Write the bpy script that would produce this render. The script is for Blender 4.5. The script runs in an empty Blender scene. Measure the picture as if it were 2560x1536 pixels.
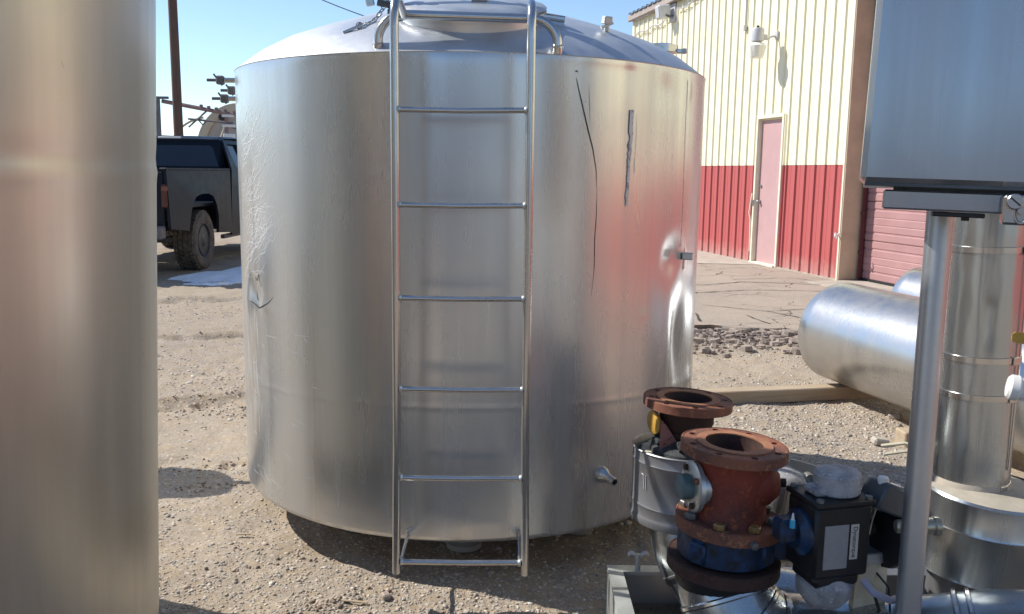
import bpy, math, random
import numpy as np
from mathutils import Vector, Matrix, geometry
random.seed(4); RNG = np.random.default_rng(7)
PI = math.pi
sc = bpy.context.scene
col = sc.collection

# ------------------------------------------------------------------ camera, sky, sun, exposure
CAMH = 1.45
cd = bpy.data.cameras.new('camera'); cam = bpy.data.objects.new('camera', cd); col.objects.link(cam)
pt, ro = math.radians(8.75), math.radians(.75)
F_ = Vector((0, math.cos(pt), -math.sin(pt))); R0 = Vector((1, 0, 0)); U0 = Vector((0, math.sin(pt), math.cos(pt)))
Rv = R0*math.cos(ro) + U0*math.sin(ro); Uv = U0*math.cos(ro) - R0*math.sin(ro)
M = Matrix(((Rv.x, Uv.x, -F_.x, 0), (Rv.y, Uv.y, -F_.y, 0), (Rv.z, Uv.z, -F_.z, CAMH), (0, 0, 0, 1)))
cam.matrix_world = M
cd.sensor_fit = 'HORIZONTAL'; cd.sensor_width = 36; cd.lens = 36*2200/2560
cd.clip_start = .05; cd.clip_end = 5000
sc.camera = cam

SUN_EL = math.radians(42)
sh = Vector((-.944, .33, 0)).normalized()
sdir = Vector((sh.x*math.cos(SUN_EL), sh.y*math.cos(SUN_EL), math.sin(SUN_EL)))
w = bpy.data.worlds.new('World'); sc.world = w; w.use_nodes = True
nt = w.node_tree; bg = nt.nodes['Background']
sky = nt.nodes.new('ShaderNodeTexSky'); sky.sky_type = 'NISHITA'; sky.sun_disc = False
sky.sun_elevation = SUN_EL; sky.sun_rotation = math.atan2(sh.x, sh.y)
sky.altitude = 1500; sky.air_density = 1.0; sky.dust_density = .35; sky.ozone_density = 2.6
nt.links.new(sky.outputs[0], bg.inputs[0]); bg.inputs[1].default_value = .12
ld = bpy.data.lights.new('sun', 'SUN'); ld.energy = 4.2; ld.angle = math.radians(.53); ld.color = (1, .95, .87)
sun = bpy.data.objects.new('sun', ld); col.objects.link(sun)
sun.rotation_mode = 'QUATERNION'; sun.rotation_quaternion = sdir.to_track_quat('Z', 'Y')
sc.view_settings.view_transform = 'Standard'; sc.view_settings.look = 'None'
sc.view_settings.exposure = 0.6; sc.view_settings.gamma = 1.0
sc.cycles.max_bounces = 8; sc.cycles.glossy_bounces = 6
sc.cycles.use_denoising = True

# ------------------------------------------------------------------ object helpers
ORG = Vector((0, 0, 0))
def tag(o, label=None, cat=None, group=None, kind=None):
    if label: o['label'] = label
    if cat: o['category'] = cat
    if group: o['group'] = group
    if kind: o['kind'] = kind
    return o
def thing(name, label, cat, loc=(0, 0, 0), rz=0, group=None, local=False):
    global ORG
    o = bpy.data.objects.new(name, None); col.objects.link(o)
    o.location = loc; o.rotation_euler = (0, 0, rz); o.empty_display_size = .1
    ORG = Vector((0, 0, 0)) if local else Vector(loc)
    return tag(o, label, cat, group)

class MB:
    def __init__(s): s.v = []; s.f = []; s.n = 0
    def add(s, v, f):
        v = [tuple(p) for p in v]
        s.f += [tuple(i + s.n for i in q) for q in f]; s.v += v; s.n += len(v); return s
    def box(s, c, size, rot=None, ch=.0):
        hx, hy, hz = [a/2 for a in size]; R = rot if rot is not None else Matrix.Identity(3)
        c = Vector(c)
        if ch <= 0:
            v = [(x, y, z) for x in (-hx, hx) for y in (-hy, hy) for z in (-hz, hz)]
            f = [(0, 1, 3, 2), (4, 6, 7, 5), (0, 4, 5, 1), (2, 3, 7, 6), (0, 2, 6, 4), (1, 5, 7, 3)]
            return s.add([c + R @ Vector(p) for p in v], f)
        import itertools
        v = []; idx = {}
        for sx in (-1, 1):
            for sy in (-1, 1):
                for sz in (-1, 1):
                    for a in range(3):
                        p = [sx*(hx-ch), sy*(hy-ch), sz*(hz-ch)]
                        p[a] = (sx*hx, sy*hy, sz*hz)[a]
                        idx[(sx, sy, sz, a)] = len(v); v.append(p)
        f = []
        for a in range(3):
            b, d = (a+1) % 3, (a+2) % 3
            for sg in (-1, 1):
                q = []
                for (p1, p2) in ((-1, -1), (1, -1), (1, 1), (-1, 1)):
                    k = [0, 0, 0]; k[a] = sg; k[b] = p1; k[d] = p2; q.append(idx[(*k, a)])
                f.append(tuple(q if sg > 0 else q[::-1]))
            for s1 in (-1, 1):
                for s2 in (-1, 1):
                    def K(e, ax):
                        k = [0, 0, 0]; k[b] = s1; k[d] = s2; k[a] = e; return idx[(*k, ax)]
                    q = [K(-1, b), K(1, b), K(1, d), K(-1, d)]
                    f.append(tuple(q if s1*s2 < 0 else q[::-1]))
        for sx in (-1, 1):
            for sy in (-1, 1):
                for sz in (-1, 1):
                    q = [idx[(sx, sy, sz, a)] for a in range(3)]
                    f.append(tuple(q if sx*sy*sz > 0 else q[::-1]))
        return s.add([c + R @ Vector(p) for p in v], f)
    def lathe(s, prof, o=(0, 0, 0), axis=(0, 0, 1), n=32, cap=True, a0=0, a1=2*PI, ell=1):
        """prof: list of (r, h) along axis"""
        ax = Vector(axis).normalized(); q = Vector((0, 0, 1)).rotation_difference(ax); o = Vector(o)
        full = abs(a1-a0-2*PI) < 1e-6; m = n if full else n+1
        v = []
        for r, h in prof:
            for i in range(m):
                a = a0+(a1-a0)*i/n
                v.append(o + q @ Vector((r*math.cos(a)*ell, r*math.sin(a), h)))
        f = []
        for j in range(len(prof)-1):
            for i in range(n):
                k = (i+1) % m
                f.append((j*m+i, j*m+k, (j+1)*m+k, (j+1)*m+i))
        if cap and full:
            if prof[0][0] > 1e-5: f.append(tuple(range(m-1, -1, -1)))
            if prof[-1][0] > 1e-5: f.append(tuple((len(prof)-1)*m+i for i in range(m)))
        return s.add(v, f)
    def cyl(s, a, b, r, n=16, r2=None, cap=True):
        a = Vector(a); b = Vector(b); L = (b-a).length
        return s.lathe([(r, 0), (r if r2 is None else r2, L)], a, b-a, n, cap)
    def tube(s, path, r, n=12, closed=False, cap=True):
        P = [Vector(p) for p in path]; m = len(P)
        rs = r if isinstance(r, (list, tuple)) else [r]*m
        T = []
        for i in range(m):
            a = P[(i-1) % m] if (closed or i > 0) else P[i]; b = P[(i+1) % m] if (closed or i < m-1) else P[i]
            T.append((b-a).normalized())
        u = T[0].orthogonal().normalized(); v = []
        for i in range(m):
            if i: u = T[i-1].rotation_difference(T[i]) @ u
            u = (u - T[i]*u.dot(T[i])).normalized(); w_ = T[i].cross(u)
            for k in range(n):
                a = 2*PI*k/n; v.append(P[i] + (u*math.cos(a)+w_*math.sin(a))*rs[i])
        f = []
        for i in range(m if closed else m-1):
            j = (i+1) % m
            for k in range(n):
                l = (k+1) % n; f.append((i*n+k, i*n+l, j*n+l, j*n+k))
        if cap and not closed:
            f.append(tuple(range(n-1, -1, -1))); f.append(tuple((m-1)*n+k for k in range(n)))
        return s.add(v, f)
    def plate(s, outer, holes, t, o=(0, 0, 0), ux=(1, 0, 0), uy=(0, 1, 0), fn=None):
        """flat polygon with holes, extruded by t along ux x uy"""
        loops = [outer]+list(holes); pts = []; ed = []
        for L in loops:
            k = len(pts); pts += [Vector((p[0], p[1])) for p in L]; ed += [(k+i, k+(i+1) % len(L)) for i in range(len(L))]
        V, E, Fc, _, _, _ = geometry.delaunay_2d_cdt(pts, ed, [], 0, 1e-6)
        def inside(p, L):
            c = False; j = len(L)-1
            for i in range(len(L)):
                if (L[i][1] > p[1]) != (L[j][1] > p[1]) and p[0] < (L[j][0]-L[i][0])*(p[1]-L[i][1])/(L[j][1]-L[i][1])+L[i][0]: c = not c
                j = i
            return c
        keep = []
        for q in Fc:
            c = sum((V[i] for i in q), Vector((0, 0)))/len(q)
            if inside(c, outer) and not any(inside(c, h) for h in holes): keep.append(q)
        o = Vector(o); ux = Vector(ux); uy = Vector(uy); uz = ux.cross(uy).normalized()
        def W(p, h):
            q = o+ux*p[0]+uy*p[1]+uz*h
            return fn(q) if fn else q
        n = len(V); v = [W(p, 0) for p in V]+[W(p, t) for p in V]
        f = [tuple(reversed(q)) for q in keep]+[tuple(i+n for i in q) for q in keep]
        s.add(v, f)
        for L in loops:
            m = len(L); v = [W(p, 0) for p in L]+[W(p, t) for p in L]
            s.add(v, [(i, (i+1) % m, m+(i+1) % m, m+i) for i in range(m)])
        return s
    def mesh(s, name, mat=None, smooth=35):
        me = bpy.data.meshes.new(name)
        me.from_pydata([(p[0]-ORG.x, p[1]-ORG.y, p[2]-ORG.z) for p in s.v], [], s.f)
        if mat: me.materials.append(mat)
        if smooth:
            me.polygons.foreach_set('use_smooth', [True]*len(me.polygons)); me.set_sharp_from_angle(angle=math.radians(smooth))
        me.update(); return me
    def build(s, name, mat, parent=None, smooth=35, label=None):
        o = bpy.data.objects.new(name, s.mesh(name, mat, smooth)); col.objects.link(o)
        if parent: o.parent = parent
        if label: o['label'] = label
        return o
def inst(name, me, parent, loc=(0, 0, 0), rz=0):
    o = bpy.data.objects.new(name, me); col.objects.link(o); o.parent = parent; o.location = loc; o.rotation_euler = (0, 0, rz); return o
def npmesh(name, V, Q, mat, smooth=True, parent=None, cols=None):
    V = np.asarray(V, dtype=np.float32).reshape(-1, 3); Q = np.asarray(Q, dtype=np.int32); k = Q.shape[1]
    me = bpy.data.meshes.new(name); me.vertices.add(len(V)); me.vertices.foreach_set('co', V.ravel())
    me.loops.add(Q.size); me.loops.foreach_set('vertex_index', Q.ravel())
    me.polygons.add(len(Q)); me.polygons.foreach_set('loop_start', np.arange(0, Q.size, k, dtype=np.int32))
    me.update(calc_edges=True); me.validate()
    if smooth: me.polygons.foreach_set('use_smooth', np.ones(len(Q), dtype=bool))
    if cols is not None:
        at = me.attributes.new('col', 'FLOAT_COLOR', 'POINT'); at.data.foreach_set('color', np.asarray(cols, dtype=np.float32).ravel())
    me.materials.append(mat); o = bpy.data.objects.new(name, me); col.objects.link(o)
    if parent: o.parent = parent
    return o
def rot(rx=0, ry=0, rz=0):
    from mathutils import Euler
    return Euler((rx, ry, rz)).to_matrix()
def arc(c, u, v, r, a0, a1, n):
    c = Vector(c); u = Vector(u); v = Vector(v)
    return [c+u*(r*math.cos(a0+(a1-a0)*i/n))+v*(r*math.sin(a0+(a1-a0)*i/n)) for i in range(n+1)]
def circ(r, n=24, cx=0, cy=0, a0=0): return [(cx+r*math.cos(a0+2*PI*i/n), cy+r*math.sin(a0+2*PI*i/n)) for i in range(n)]

# value noise for terrain shapes
def vnoise(x, y, seed=0):
    xi = np.floor(x).astype(np.int64); yi = np.floor(y).astype(np.int64); fx = x-xi; fy = y-yi
    fx = fx*fx*(3-2*fx); fy = fy*fy*(3-2*fy)
    def h(a, b):
        k = (a*374761393+b*668265263+seed*974634777) & 0x7fffffff
        k = ((k ^ (k >> 13))*1274126177) & 0x7fffffff
        return ((k ^ (k >> 16)) & 0xffff)/65535.0
    return (h(xi, yi)*(1-fx)+h(xi+1, yi)*fx)*(1-fy)+(h(xi, yi+1)*(1-fx)+h(xi+1, yi+1)*fx)*fy
def fbm(x, y, seed=0, o=4):
    s = 0; a = .5
    for i in range(o): s = s+a*vnoise(x*2**i, y*2**i, seed+i*17); a *= .5
    return s

# ------------------------------------------------------------------ materials
class NT:
    def __init__(s, name):
        s.m = bpy.data.materials.new(name); s.m.use_nodes = True; s.t = s.m.node_tree; s.b = s.t.nodes['Principled BSDF']
        s.out = s.t.nodes['Material Output']; s.tc = s.n('ShaderNodeTexCoord')
    def n(s, ty, **k):
        x = s.t.nodes.new(ty)
        for a, b in k.items():
            if a.startswith('i_'):
                key = a[2:]; x.inputs[int(key) if key.isdigit() else key].default_value = b
            else: setattr(x, a, b)
        return x
    def l(s, a, b): s.t.links.new(a, b); return s
    def vec(s, scale=(1, 1, 1), loc=(0, 0, 0), rot=(0, 0, 0), src=None):
        m = s.n('ShaderNodeMapping'); m.inputs['Scale'].default_value = scale; m.inputs['Location'].default_value = loc; m.inputs['Rotation'].default_value = rot
        s.l(src or s.tc.outputs['Object'], m.inputs[0]); return m.outputs[0]
    def noise(s, scale, vec=None, det=4, rough=.55, dist=0):
        x = s.n('ShaderNodeTexNoise'); x.inputs['Scale'].default_value = scale; x.inputs['Detail'].default_value = det
        x.inputs['Roughness'].default_value = rough; x.inputs['Distortion'].default_value = dist
        s.l(vec or s.tc.outputs['Object'], x.inputs['Vector']); return x.outputs['Fac']
    def rng(s, f, a, b, c=0, d=1):
        x = s.n('ShaderNodeMapRange'); x.inputs[1].default_value = a; x.inputs[2].default_value = b; x.inputs[3].default_value = c; x.inputs[4].default_value = d
        s.l(f, x.inputs[0]); return x.outputs[0]
    def mix(s, f, a, b, blend='MIX'):
        x = s.n('ShaderNodeMix'); x.data_type = 'RGBA'; x.blend_type = blend
        if isinstance(f, (int, float)): x.inputs[0].default_value = f
        else: s.l(f, x.inputs[0])
        for v, i in ((a, 6), (b, 7)):
            if isinstance(v, (tuple, list)): x.inputs[i].default_value = (*v[:3], 1)
            else: s.l(v, x.inputs[i])
        return x.outputs[2]
    def math(s, op, a, b=None):
        x = s.n('ShaderNodeMath', operation=op)
        for v, i in ((a, 0), (b, 1)):
            if v is None: continue
            if isinstance(v, (int, float)): x.inputs[i].default_value = v
            else: s.l(v, x.inputs[i])
        return x.outputs[0]
    def bump(s, h, st, dist, prev=None):
        x = s.n('ShaderNodeBump'); x.inputs['Strength'].default_value = st; x.inputs['Distance'].default_value = dist
        s.l(h, x.inputs['Height'])
        if prev is not None: s.l(prev, x.inputs['Normal'])
        s.l(x.outputs[0], s.b.inputs['Normal']); return x.outputs[0]
    def set(s, **k):
        for a, b in k.items():
            a = a.replace('_', ' ')
            if isinstance(b, (int, float)): s.b.inputs[a].default_value = b
            elif isinstance(b, (tuple, list)): s.b.inputs[a].default_value = (*b[:3], 1)
            else: s.l(b, s.b.inputs[a])
        return s

def paint(name, c, rough=.5, var=.12, scale=6, dirt=None, bump=.0, metal=0, spec=.5, dirt_shade_amt=.5, bscale=60):
    t = NT(name); f = t.noise(scale, det=5)
    c2 = tuple(x*(1-var*2) for x in c)
    cc = t.mix(t.rng(f, .3, .7), c, c2)
    if dirt:
        g = t.noise(scale*2.7, det=8, rough=.7); cc = t.mix(t.rng(g, 1-dirt_shade_amt*.62, 1-dirt_shade_amt*.62+.14), cc, dirt)
    t.set(Base_Color=cc, Roughness=t.rng(t.noise(scale*1.7), .3, .7, max(.02, rough-.1), min(1, rough+.1)), Metallic=metal)
    t.b.inputs['Specular IOR Level'].default_value = spec
    if bump: t.bump(t.noise(bscale, det=4), bump, .004)
    return t.m

def steel(name, c=(.60, .59, .57), r0=.16, r1=.36, stretch=(7, 7, .35), film=.12, filmc=(.33, .31, .28), wav=.0, wscale=(2, 2, 1), aniso=0., grain=(90, 90, 3), gst=.06, arot=0., spots=True):
    t = NT(name)
    v = t.vec(stretch); st = t.noise(1.0, v, det=6, rough=.6); big = t.noise(1.3, det=3)
    fine = t.noise(1.0, t.vec(grain), det=2, rough=.5)
    mixf = t.math('ADD', t.math('MULTIPLY', st, .6), t.math('MULTIPLY', big, .4))
    cc = t.mix(t.rng(mixf, .35, .65), c, tuple(x*.80 for x in c))
    cc = t.mix(t.rng(fine, .35, .75, 0, .12), cc, tuple(x*.62 for x in c))
    t.set(Base_Color=cc, Metallic=1.0, Roughness=t.rng(t.math('ADD', t.math('MULTIPLY', mixf, .8), t.math('MULTIPLY', fine, .2)), .38, .64, r0, r1))
    if aniso:
        t.b.inputs['Anisotropic'].default_value = aniso; t.b.inputs['Anisotropic Rotation'].default_value = arot
        tg = t.n('ShaderNodeTangent', direction_type='RADIAL', axis='Z'); t.l(tg.outputs[0], t.b.inputs['Tangent'])
    p = t.bump(fine, gst, .002)
    if wav: p = t.bump(t.noise(1.0, t.vec(wscale), det=2), wav, .05, p)
    # dull dusty film
    d = t.n('ShaderNodeBsdfDiffuse'); d.inputs[0].default_value = (*filmc, 1)
    mx = t.n('ShaderNodeMixShader'); drip = t.noise(1.0, t.vec((11, 11, .35)), det=3, rough=.5)
    ff = t.math('MULTIPLY', t.rng(t.math('ADD', t.math('MULTIPLY', drip, .6), t.math('MULTIPLY', big, .4)), .36, .68, .25, 1.6), film)
    if spots:
        sp = t.noise(46, det=3, rough=.8); ff = t.math('ADD', ff, t.rng(sp, .70, .76, 0, .18))
    t.l(ff, mx.inputs[0]); t.l(t.b.outputs[0], mx.inputs[1]); t.l(d.outputs[0], mx.inputs[2]); t.l(mx.outputs[0], t.out.inputs[0])
    return t.m

M_shell = steel('brushed_steel_shell', c=(.71, .715, .71), aniso=.2, arot=.25, film=.30, filmc=(.50, .51, .50), r0=.23, r1=.31, stretch=(4, 4, .35), wav=.04, wscale=(1.6, 1.6, .5), grain=(34, 34, 1.2), gst=.006, spots=False)
M_shell2 = steel('brushed_steel_near', c=(.71, .675, .60), aniso=.3, arot=.25, film=.36, filmc=(.50, .455, .37), r0=.34, r1=.42, stretch=(4, 4, .3), wav=.04, wscale=(1.5, 1.5, .5), grain=(34, 34, 1.2), gst=.006, spots=False)
M_dome = steel('steel_dome', c=(.68, .69, .70), r0=.36, r1=.50, stretch=(3, 3, 3), film=.34, filmc=(.52, .58, .66), wav=.12, wscale=(2.2, 2.2, 2.2), grain=(40, 40, 40))
M_tube = steel('steel_tube', c=(.62, .61, .59), r0=.16, r1=.28, stretch=(3, 3, 3), film=.14, filmc=(.42, .42, .42), spots=False, grain=(60, 60, 60), gst=.04)
M_jacket = steel('aluminium_jacket', c=(.50, .535, .55), r0=.20, r1=.36, stretch=(6, 6, 1), film=.22, filmc=(.29, .30, .30), wav=.22, wscale=(7, 7, 3))
M_post = steel('dull_post_steel', c=(.52, .55, .58), r0=.32, r1=.46, stretch=(4, 4, 2), film=.3, filmc=(.34, .355, .37), spots=False, grain=(60, 60, 60), gst=.03)
M_jacketd = steel('weathered_jacket', c=(.38, .39, .41), r0=.40, r1=.55, stretch=(6, 6, 1), film=.5, filmc=(.19, .19, .20), wav=.1, wscale=(6, 6, 3))
M_cab = steel('cabinet_steel', c=(.50, .52, .545), r0=.17, r1=.24, stretch=(9, 9, .6), film=.30, filmc=(.33, .345, .36), wav=.03, wscale=(2, 2, 1), spots=False)
M_lying = steel('lying_pipe_steel', c=(.56, .58, .60), r0=.26, r1=.38, stretch=(2, 2, 5), film=.22, filmc=(.42, .37, .30), wav=.05, wscale=(2, 2, 2), grain=(60, 60, 8))
M_galv = steel('dull_steel_frame', c=(.60, .62, .61), r0=.30, r1=.48, stretch=(4, 4, 2), film=.45, filmc=(.48, .50, .48), grain=(40, 40, 40))
M_scr = NT('scratch_bright').set(Base_Color=(.80, .82, .84), Roughness=.7, Metallic=.2).m
M_dark = paint('dark_line', (.05, .045, .04), .8, .2)
def crustmat():
    t = NT('tape_residue'); f = t.noise(1.0, t.vec((60, 60, 40)), det=6, rough=.8)
    t.set(Base_Color=t.mix(t.rng(f, .50, .60), (.72, .72, .74), (.28, .25, .27)), Roughness=.8); t.bump(f, .6, .003); return t.m
M_tape = crustmat()

def rustmat(name, c1, c2, c3, sc1=9, metal=.0, bump=.5):
    t = NT(name); a = t.noise(sc1, det=7, rough=.65); b = t.noise(sc1*4, det=6, rough=.75)
    cc = t.mix(t.rng(a, .42, .58), c1, c2); cc = t.mix(t.rng(b, .54, .62), cc, c3)
    t.set(Base_Color=cc, Roughness=t.rng(b, .3, .7, .55, .9), Metallic=metal); t.bump(b, bump, .004); return t.m
M_rust = rustmat('rusty_flange', (.235, .085, .048), (.13, .055, .04), (.35, .155, .07))
M_rustface = rustmat('rusty_gasket_face', (.33, .145, .075), (.24, .10, .055), (.40, .21, .09), 14)
M_rustred = rustmat('red_primer_body', (.24, .042, .024), (.10, .03, .022), (.34, .085, .03), 9, bump=.4)
M_rustdark = rustmat('dark_rust', (.055, .025, .018), (.03, .018, .014), (.09, .035, .022), 10)
M_pinkst = rustmat('faded_red_steel', (.32, .15, .13), (.22, .10, .09), (.06, .05, .045), 12)
M_blue = paint('shade_blotched_blue', (.010, .052, .14), .45, .35, 14, (.010, .012, .016), .1, dirt_shade_amt=.85)  # black blotch colour stands in for the deep shade on the valve
M_black = paint('black_rubber', (.013, .014, .016), .55, .3, 10, (.03, .028, .026), .15)
M_greybox = paint('dark_grey_enamel', (.085, .105, .12), .35, .25, 8, (.10, .10, .10), .05)
M_castal = rustmat('cast_aluminium_chalky', (.37, .37, .38), (.20, .20, .21), (.47, .47, .46), 18)
M_brass = paint('brass_bolt', (.42, .28, .12), .45, .2, 30, (.22, .12, .07), .1, metal=.5)
M_fit = paint('tarnished_fitting', (.50, .46, .36), .35, .15, 30, (.3, .24, .15), .05, metal=.7)
M_greybolt = paint('grey_bolt', (.20, .20, .19), .5, .2, 30, (.12, .07, .05), .1, metal=.4)
M_wpaint = paint('white_paint', (.74, .74, .72), .5, .08, 8, (.40, .37, .33), .03, dirt_shade_amt=.45)
M_label = paint('grey_nameplate', (.27, .28, .285), .5, .08, 40)
M_sticker = paint('white_sticker', (.52, .50, .44), .6, .08, 20)
M_ink = paint('printed_ink', (.06, .03, .025), .6, .1)
M_foam = paint('cream_foam', (.66, .60, .45), .9, .12, 20, (.42, .35, .22), .5)
M_mastic = rustmat('black_mastic', (.05, .06, .065), (.025, .028, .03), (.12, .12, .11), 30, bump=1)
M_amber = paint('amber_plastic', (.62, .36, .07), .35, .2, 14, (.40, .22, .05))
M_yellow = paint('yellow_handle_paint', (.55, .33, .04), .45, .2, 30, (.22, .13, .05))
M_cable = paint('lavender_cable', (.36, .36, .46), .5, .1)
M_cyan = paint('cyan_cap', (.05, .42, .66), .4, .05)
M_redpaint = paint('red_frame_paint', (.38, .03, .03), .45, .2, 8, (.12, .03, .03))
M_redplastic = paint('red_plastic', (.60, .03, .03), .35, .05)
def woodmat(name, c1, c2, sx=(2, 30, 30)):
    t = NT(name); g = t.noise(1.0, t.vec(sx), det=5, rough=.6, dist=1.2); k = t.noise(3, det=4)
    t.set(Base_Color=t.mix(t.rng(k, .3, .7, 0, .5), t.mix(t.rng(g, .35, .65), c1, c2), tuple(x*.7 for x in c1)), Roughness=.8)
    t.bump(g, .35, .004); return t.m
M_timber = woodmat('weathered_timber', (.46, .37, .26), (.34, .25, .16))
M_pole = woodmat('creosoted_pole', (.14, .085, .06), (.085, .05, .038), (25, 25, 1.2))

def wallmat(name, c, dirtc, z0, z1, amt):
    t = NT(name); f = t.noise(2.5, t.vec((2, 2, .5)), det=5)
    cc = t.mix(t.rng(f, .3, .7, 0, .35), c, tuple(x*.86 for x in c))
    g = t.n('ShaderNodeNewGeometry'); sp = t.n('ShaderNodeSeparateXYZ'); t.l(g.outputs['Position'], sp.inputs[0])
    n = t.noise(9, det=6); zz = t.math('ADD', sp.outputs[2], t.math('MULTIPLY', n, -.35))
    cc = t.mix(t.rng(zz, z0, z1, amt, 0), cc, dirtc)
    t.set(Base_Color=cc, Roughness=.42); return t.m
M_cream = wallmat('cream_sheet_metal', (.84, .79, .57), (.6, .5, .38), -.5, -.3, 0)
M_redwall = wallmat('red_sheet_metal', (.45, .10, .095), (.50, .30, .26), -.2, .12, .75)
M_trim = paint('cream_trim', (.80, .75, .58), .5, .06, 5, (.55, .44, .30), .02, dirt_shade_amt=.4)
M_shadejamb = paint('shaded_cream_jamb', (.62, .48, .33), .5, .1, 4, (.40, .26, .16), .02, dirt_shade_amt=.45)  # cream jamb with its shade put into this tan colour
M_pinkdoor = paint('faded_maroon_door', (.50, .31, .305), .5, .05, 3, (.42, .25, .25), .02, dirt_shade_amt=.35)
M_garage = paint('salmon_garage_door', (.41, .225, .22), .5, .06, 4)
M_maroon = paint('maroon_track', (.12, .03, .035), .5, .1)
M_gutter = paint('tan_fascia', (.40, .33, .28), .5, .08, 5)
M_roof = paint('galvalume_roof', (.55, .56, .57), .35, .08, 5, metal=.7)
M_concrete = paint('concrete', (.46, .41, .34), .9, .12, 5, (.30, .26, .21), .3, dirt_shade_amt=.5)
M_found = paint('rough_footing', (.48, .42, .34), .95, .2, 20, (.22, .18, .15), .8)

def carpaint():
    t = NT('charcoal_car_paint'); d = t.noise(5, det=8, rough=.75); e = t.noise(70, det=2)
    g = t.n('ShaderNodeNewGeometry'); sp = t.n('ShaderNodeSeparateXYZ'); t.l(g.outputs['Position'], sp.inputs[0])
    c = t.mix(t.rng(d, .4, .75, 0, .5), (.009, .014, .024), (.018, .021, .028))
    zz = t.math('ADD', sp.outputs[2], t.math('MULTIPLY', d, -.6))
    c = t.mix(t.rng(zz, .15, .7, .45, 0), c, (.055, .05, .044))
    c = t.mix(t.rng(e, .72, .78, 0, .5), c, (.3, .28, .25))
    t.set(Base_Color=c, Roughness=t.rng(d, .3, .7, .25, .45)); t.b.inputs['Specular IOR Level'].default_value = .1; t.b.inputs['Coat Weight'].default_value = .0; return t.m
M_car = carpaint()
M_glass = NT('tinted_glass').set(Base_Color=(.02, .03, .04), Roughness=.05).m
M_tyre = rustmat('muddy_tyre', (.045, .04, .036), (.10, .085, .065), (.15, .13, .10), 8, bump=.4)
M_rim = paint('dark_steel_rim', (.03, .032, .036), .4, .2, 10)
M_tail = paint('tail_lamp_lens', (.08, .022, .018), .2, .1)
M_amberl = paint('amber_lens', (.18, .07, .04), .2, .1)
M_chrome = NT('chrome').set(Base_Color=(.5, .5, .5), Roughness=.25, Metallic=1.0).m
M_iron = paint('weathered_iron', (.16, .16, .17), .6, .2, 5)
M_pinkiron = paint('pinkish_primer_iron', (.26, .17, .16), .6, .15, 5)
M_beige = paint('beige_tank_paint', (.52, .45, .34), .6, .1, 1.2, (.36, .30, .22), .02, dirt_shade_amt=.5)
M_dullgrey = paint('dull_tank_head', (.42, .37, .32), .7, .15, .8, (.30, .25, .20), .02, dirt_shade_amt=.5)
M_hill = paint('dry_hillside', (.26, .24, .22), .95, .25, .02, (.15, .16, .13))
M_lamp = paint('lamp_refractor', (.80, .78, .70), .3, .03)
M_lgrey = paint('light_grey_housing', (.52, .52, .54), .4, .05)
def snowmat():
    t = NT('snow'); f = t.noise(6, det=6); t.set(Base_Color=t.mix(t.rng(f, .45, .7, 0, .4), (.82, .84, .87), (.6, .56, .5)), Roughness=.6)
    t.b.inputs['Subsurface Weight'].default_value = .1; t.bump(t.noise(30, det=4), .5, .02); return t.m
M_snow = snowmat()

def groundmat():
    t = NT('packed_dirt_and_gravel'); P_ = t.tc.outputs['Object']
    a = t.noise(.9, det=5, rough=.6); b = t.noise(7, det=6, rough=.65); c = t.noise(45, det=5, rough=.7); d = t.noise(150, det=3, rough=.7)
    cc = t.mix(t.rng(a, .35, .65), (.37, .30, .225), (.31, .26, .205))
    cc = t.mix(t.rng(b, .45, .72, 0, .7), cc, (.37, .275, .165))
    cc = t.mix(t.rng(c, .50, .70, 0, .75), cc, (.47, .42, .36))
    cc = t.mix(t.rng(d, .52, .66, 0, .6), cc, (.20, .16, .125))
    vo = t.n('ShaderNodeTexVoronoi', feature='F1'); vo.inputs['Scale'].default_value = 38; t.l(P_, vo.inputs['Vector'])
    peb = t.rng(vo.outputs['Distance'], .15, .45, 1, 0)
    hs = t.n('ShaderNodeSeparateXYZ'); t.l(vo.outputs['Color'], hs.inputs[0])
    pick = t.math('MULTIPLY', peb, t.rng(hs.outputs[0], .45, .6))
    cc = t.mix(t.math('MULTIPLY', pick, .75), cc, t.mix(hs.outputs[1], (.30, .28, .26), (.56, .50, .43)))
    wet = t.noise(1.6, t.vec((1, 2.2, 1)), det=6, rough=.6)
    cc = t.mix(t.rng(wet, .66, .74, 0, .55), cc, (.17, .125, .09))
    t.set(Base_Color=cc, Roughness=.95); t.b.inputs['Specular IOR Level'].default_value = .2
    p = t.bump(c, .6, .012); p = t.bump(d, .5, .004, p); t.bump(pick, .5, .006, p); return t.m
M_ground = groundmat()
def pebmat():
    t = NT('gravel_stones'); at = t.n('ShaderNodeAttribute', attribute_name='col')
    t.set(Base_Color=t.mix(t.rng(t.noise(90, det=3), .4, .7, 0, .4), at.outputs['Color'], (.30, .24, .18)), Roughness=.9); t.bump(t.noise(160, det=3), .4, .003); return t.m
M_peb = pebmat()
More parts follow.
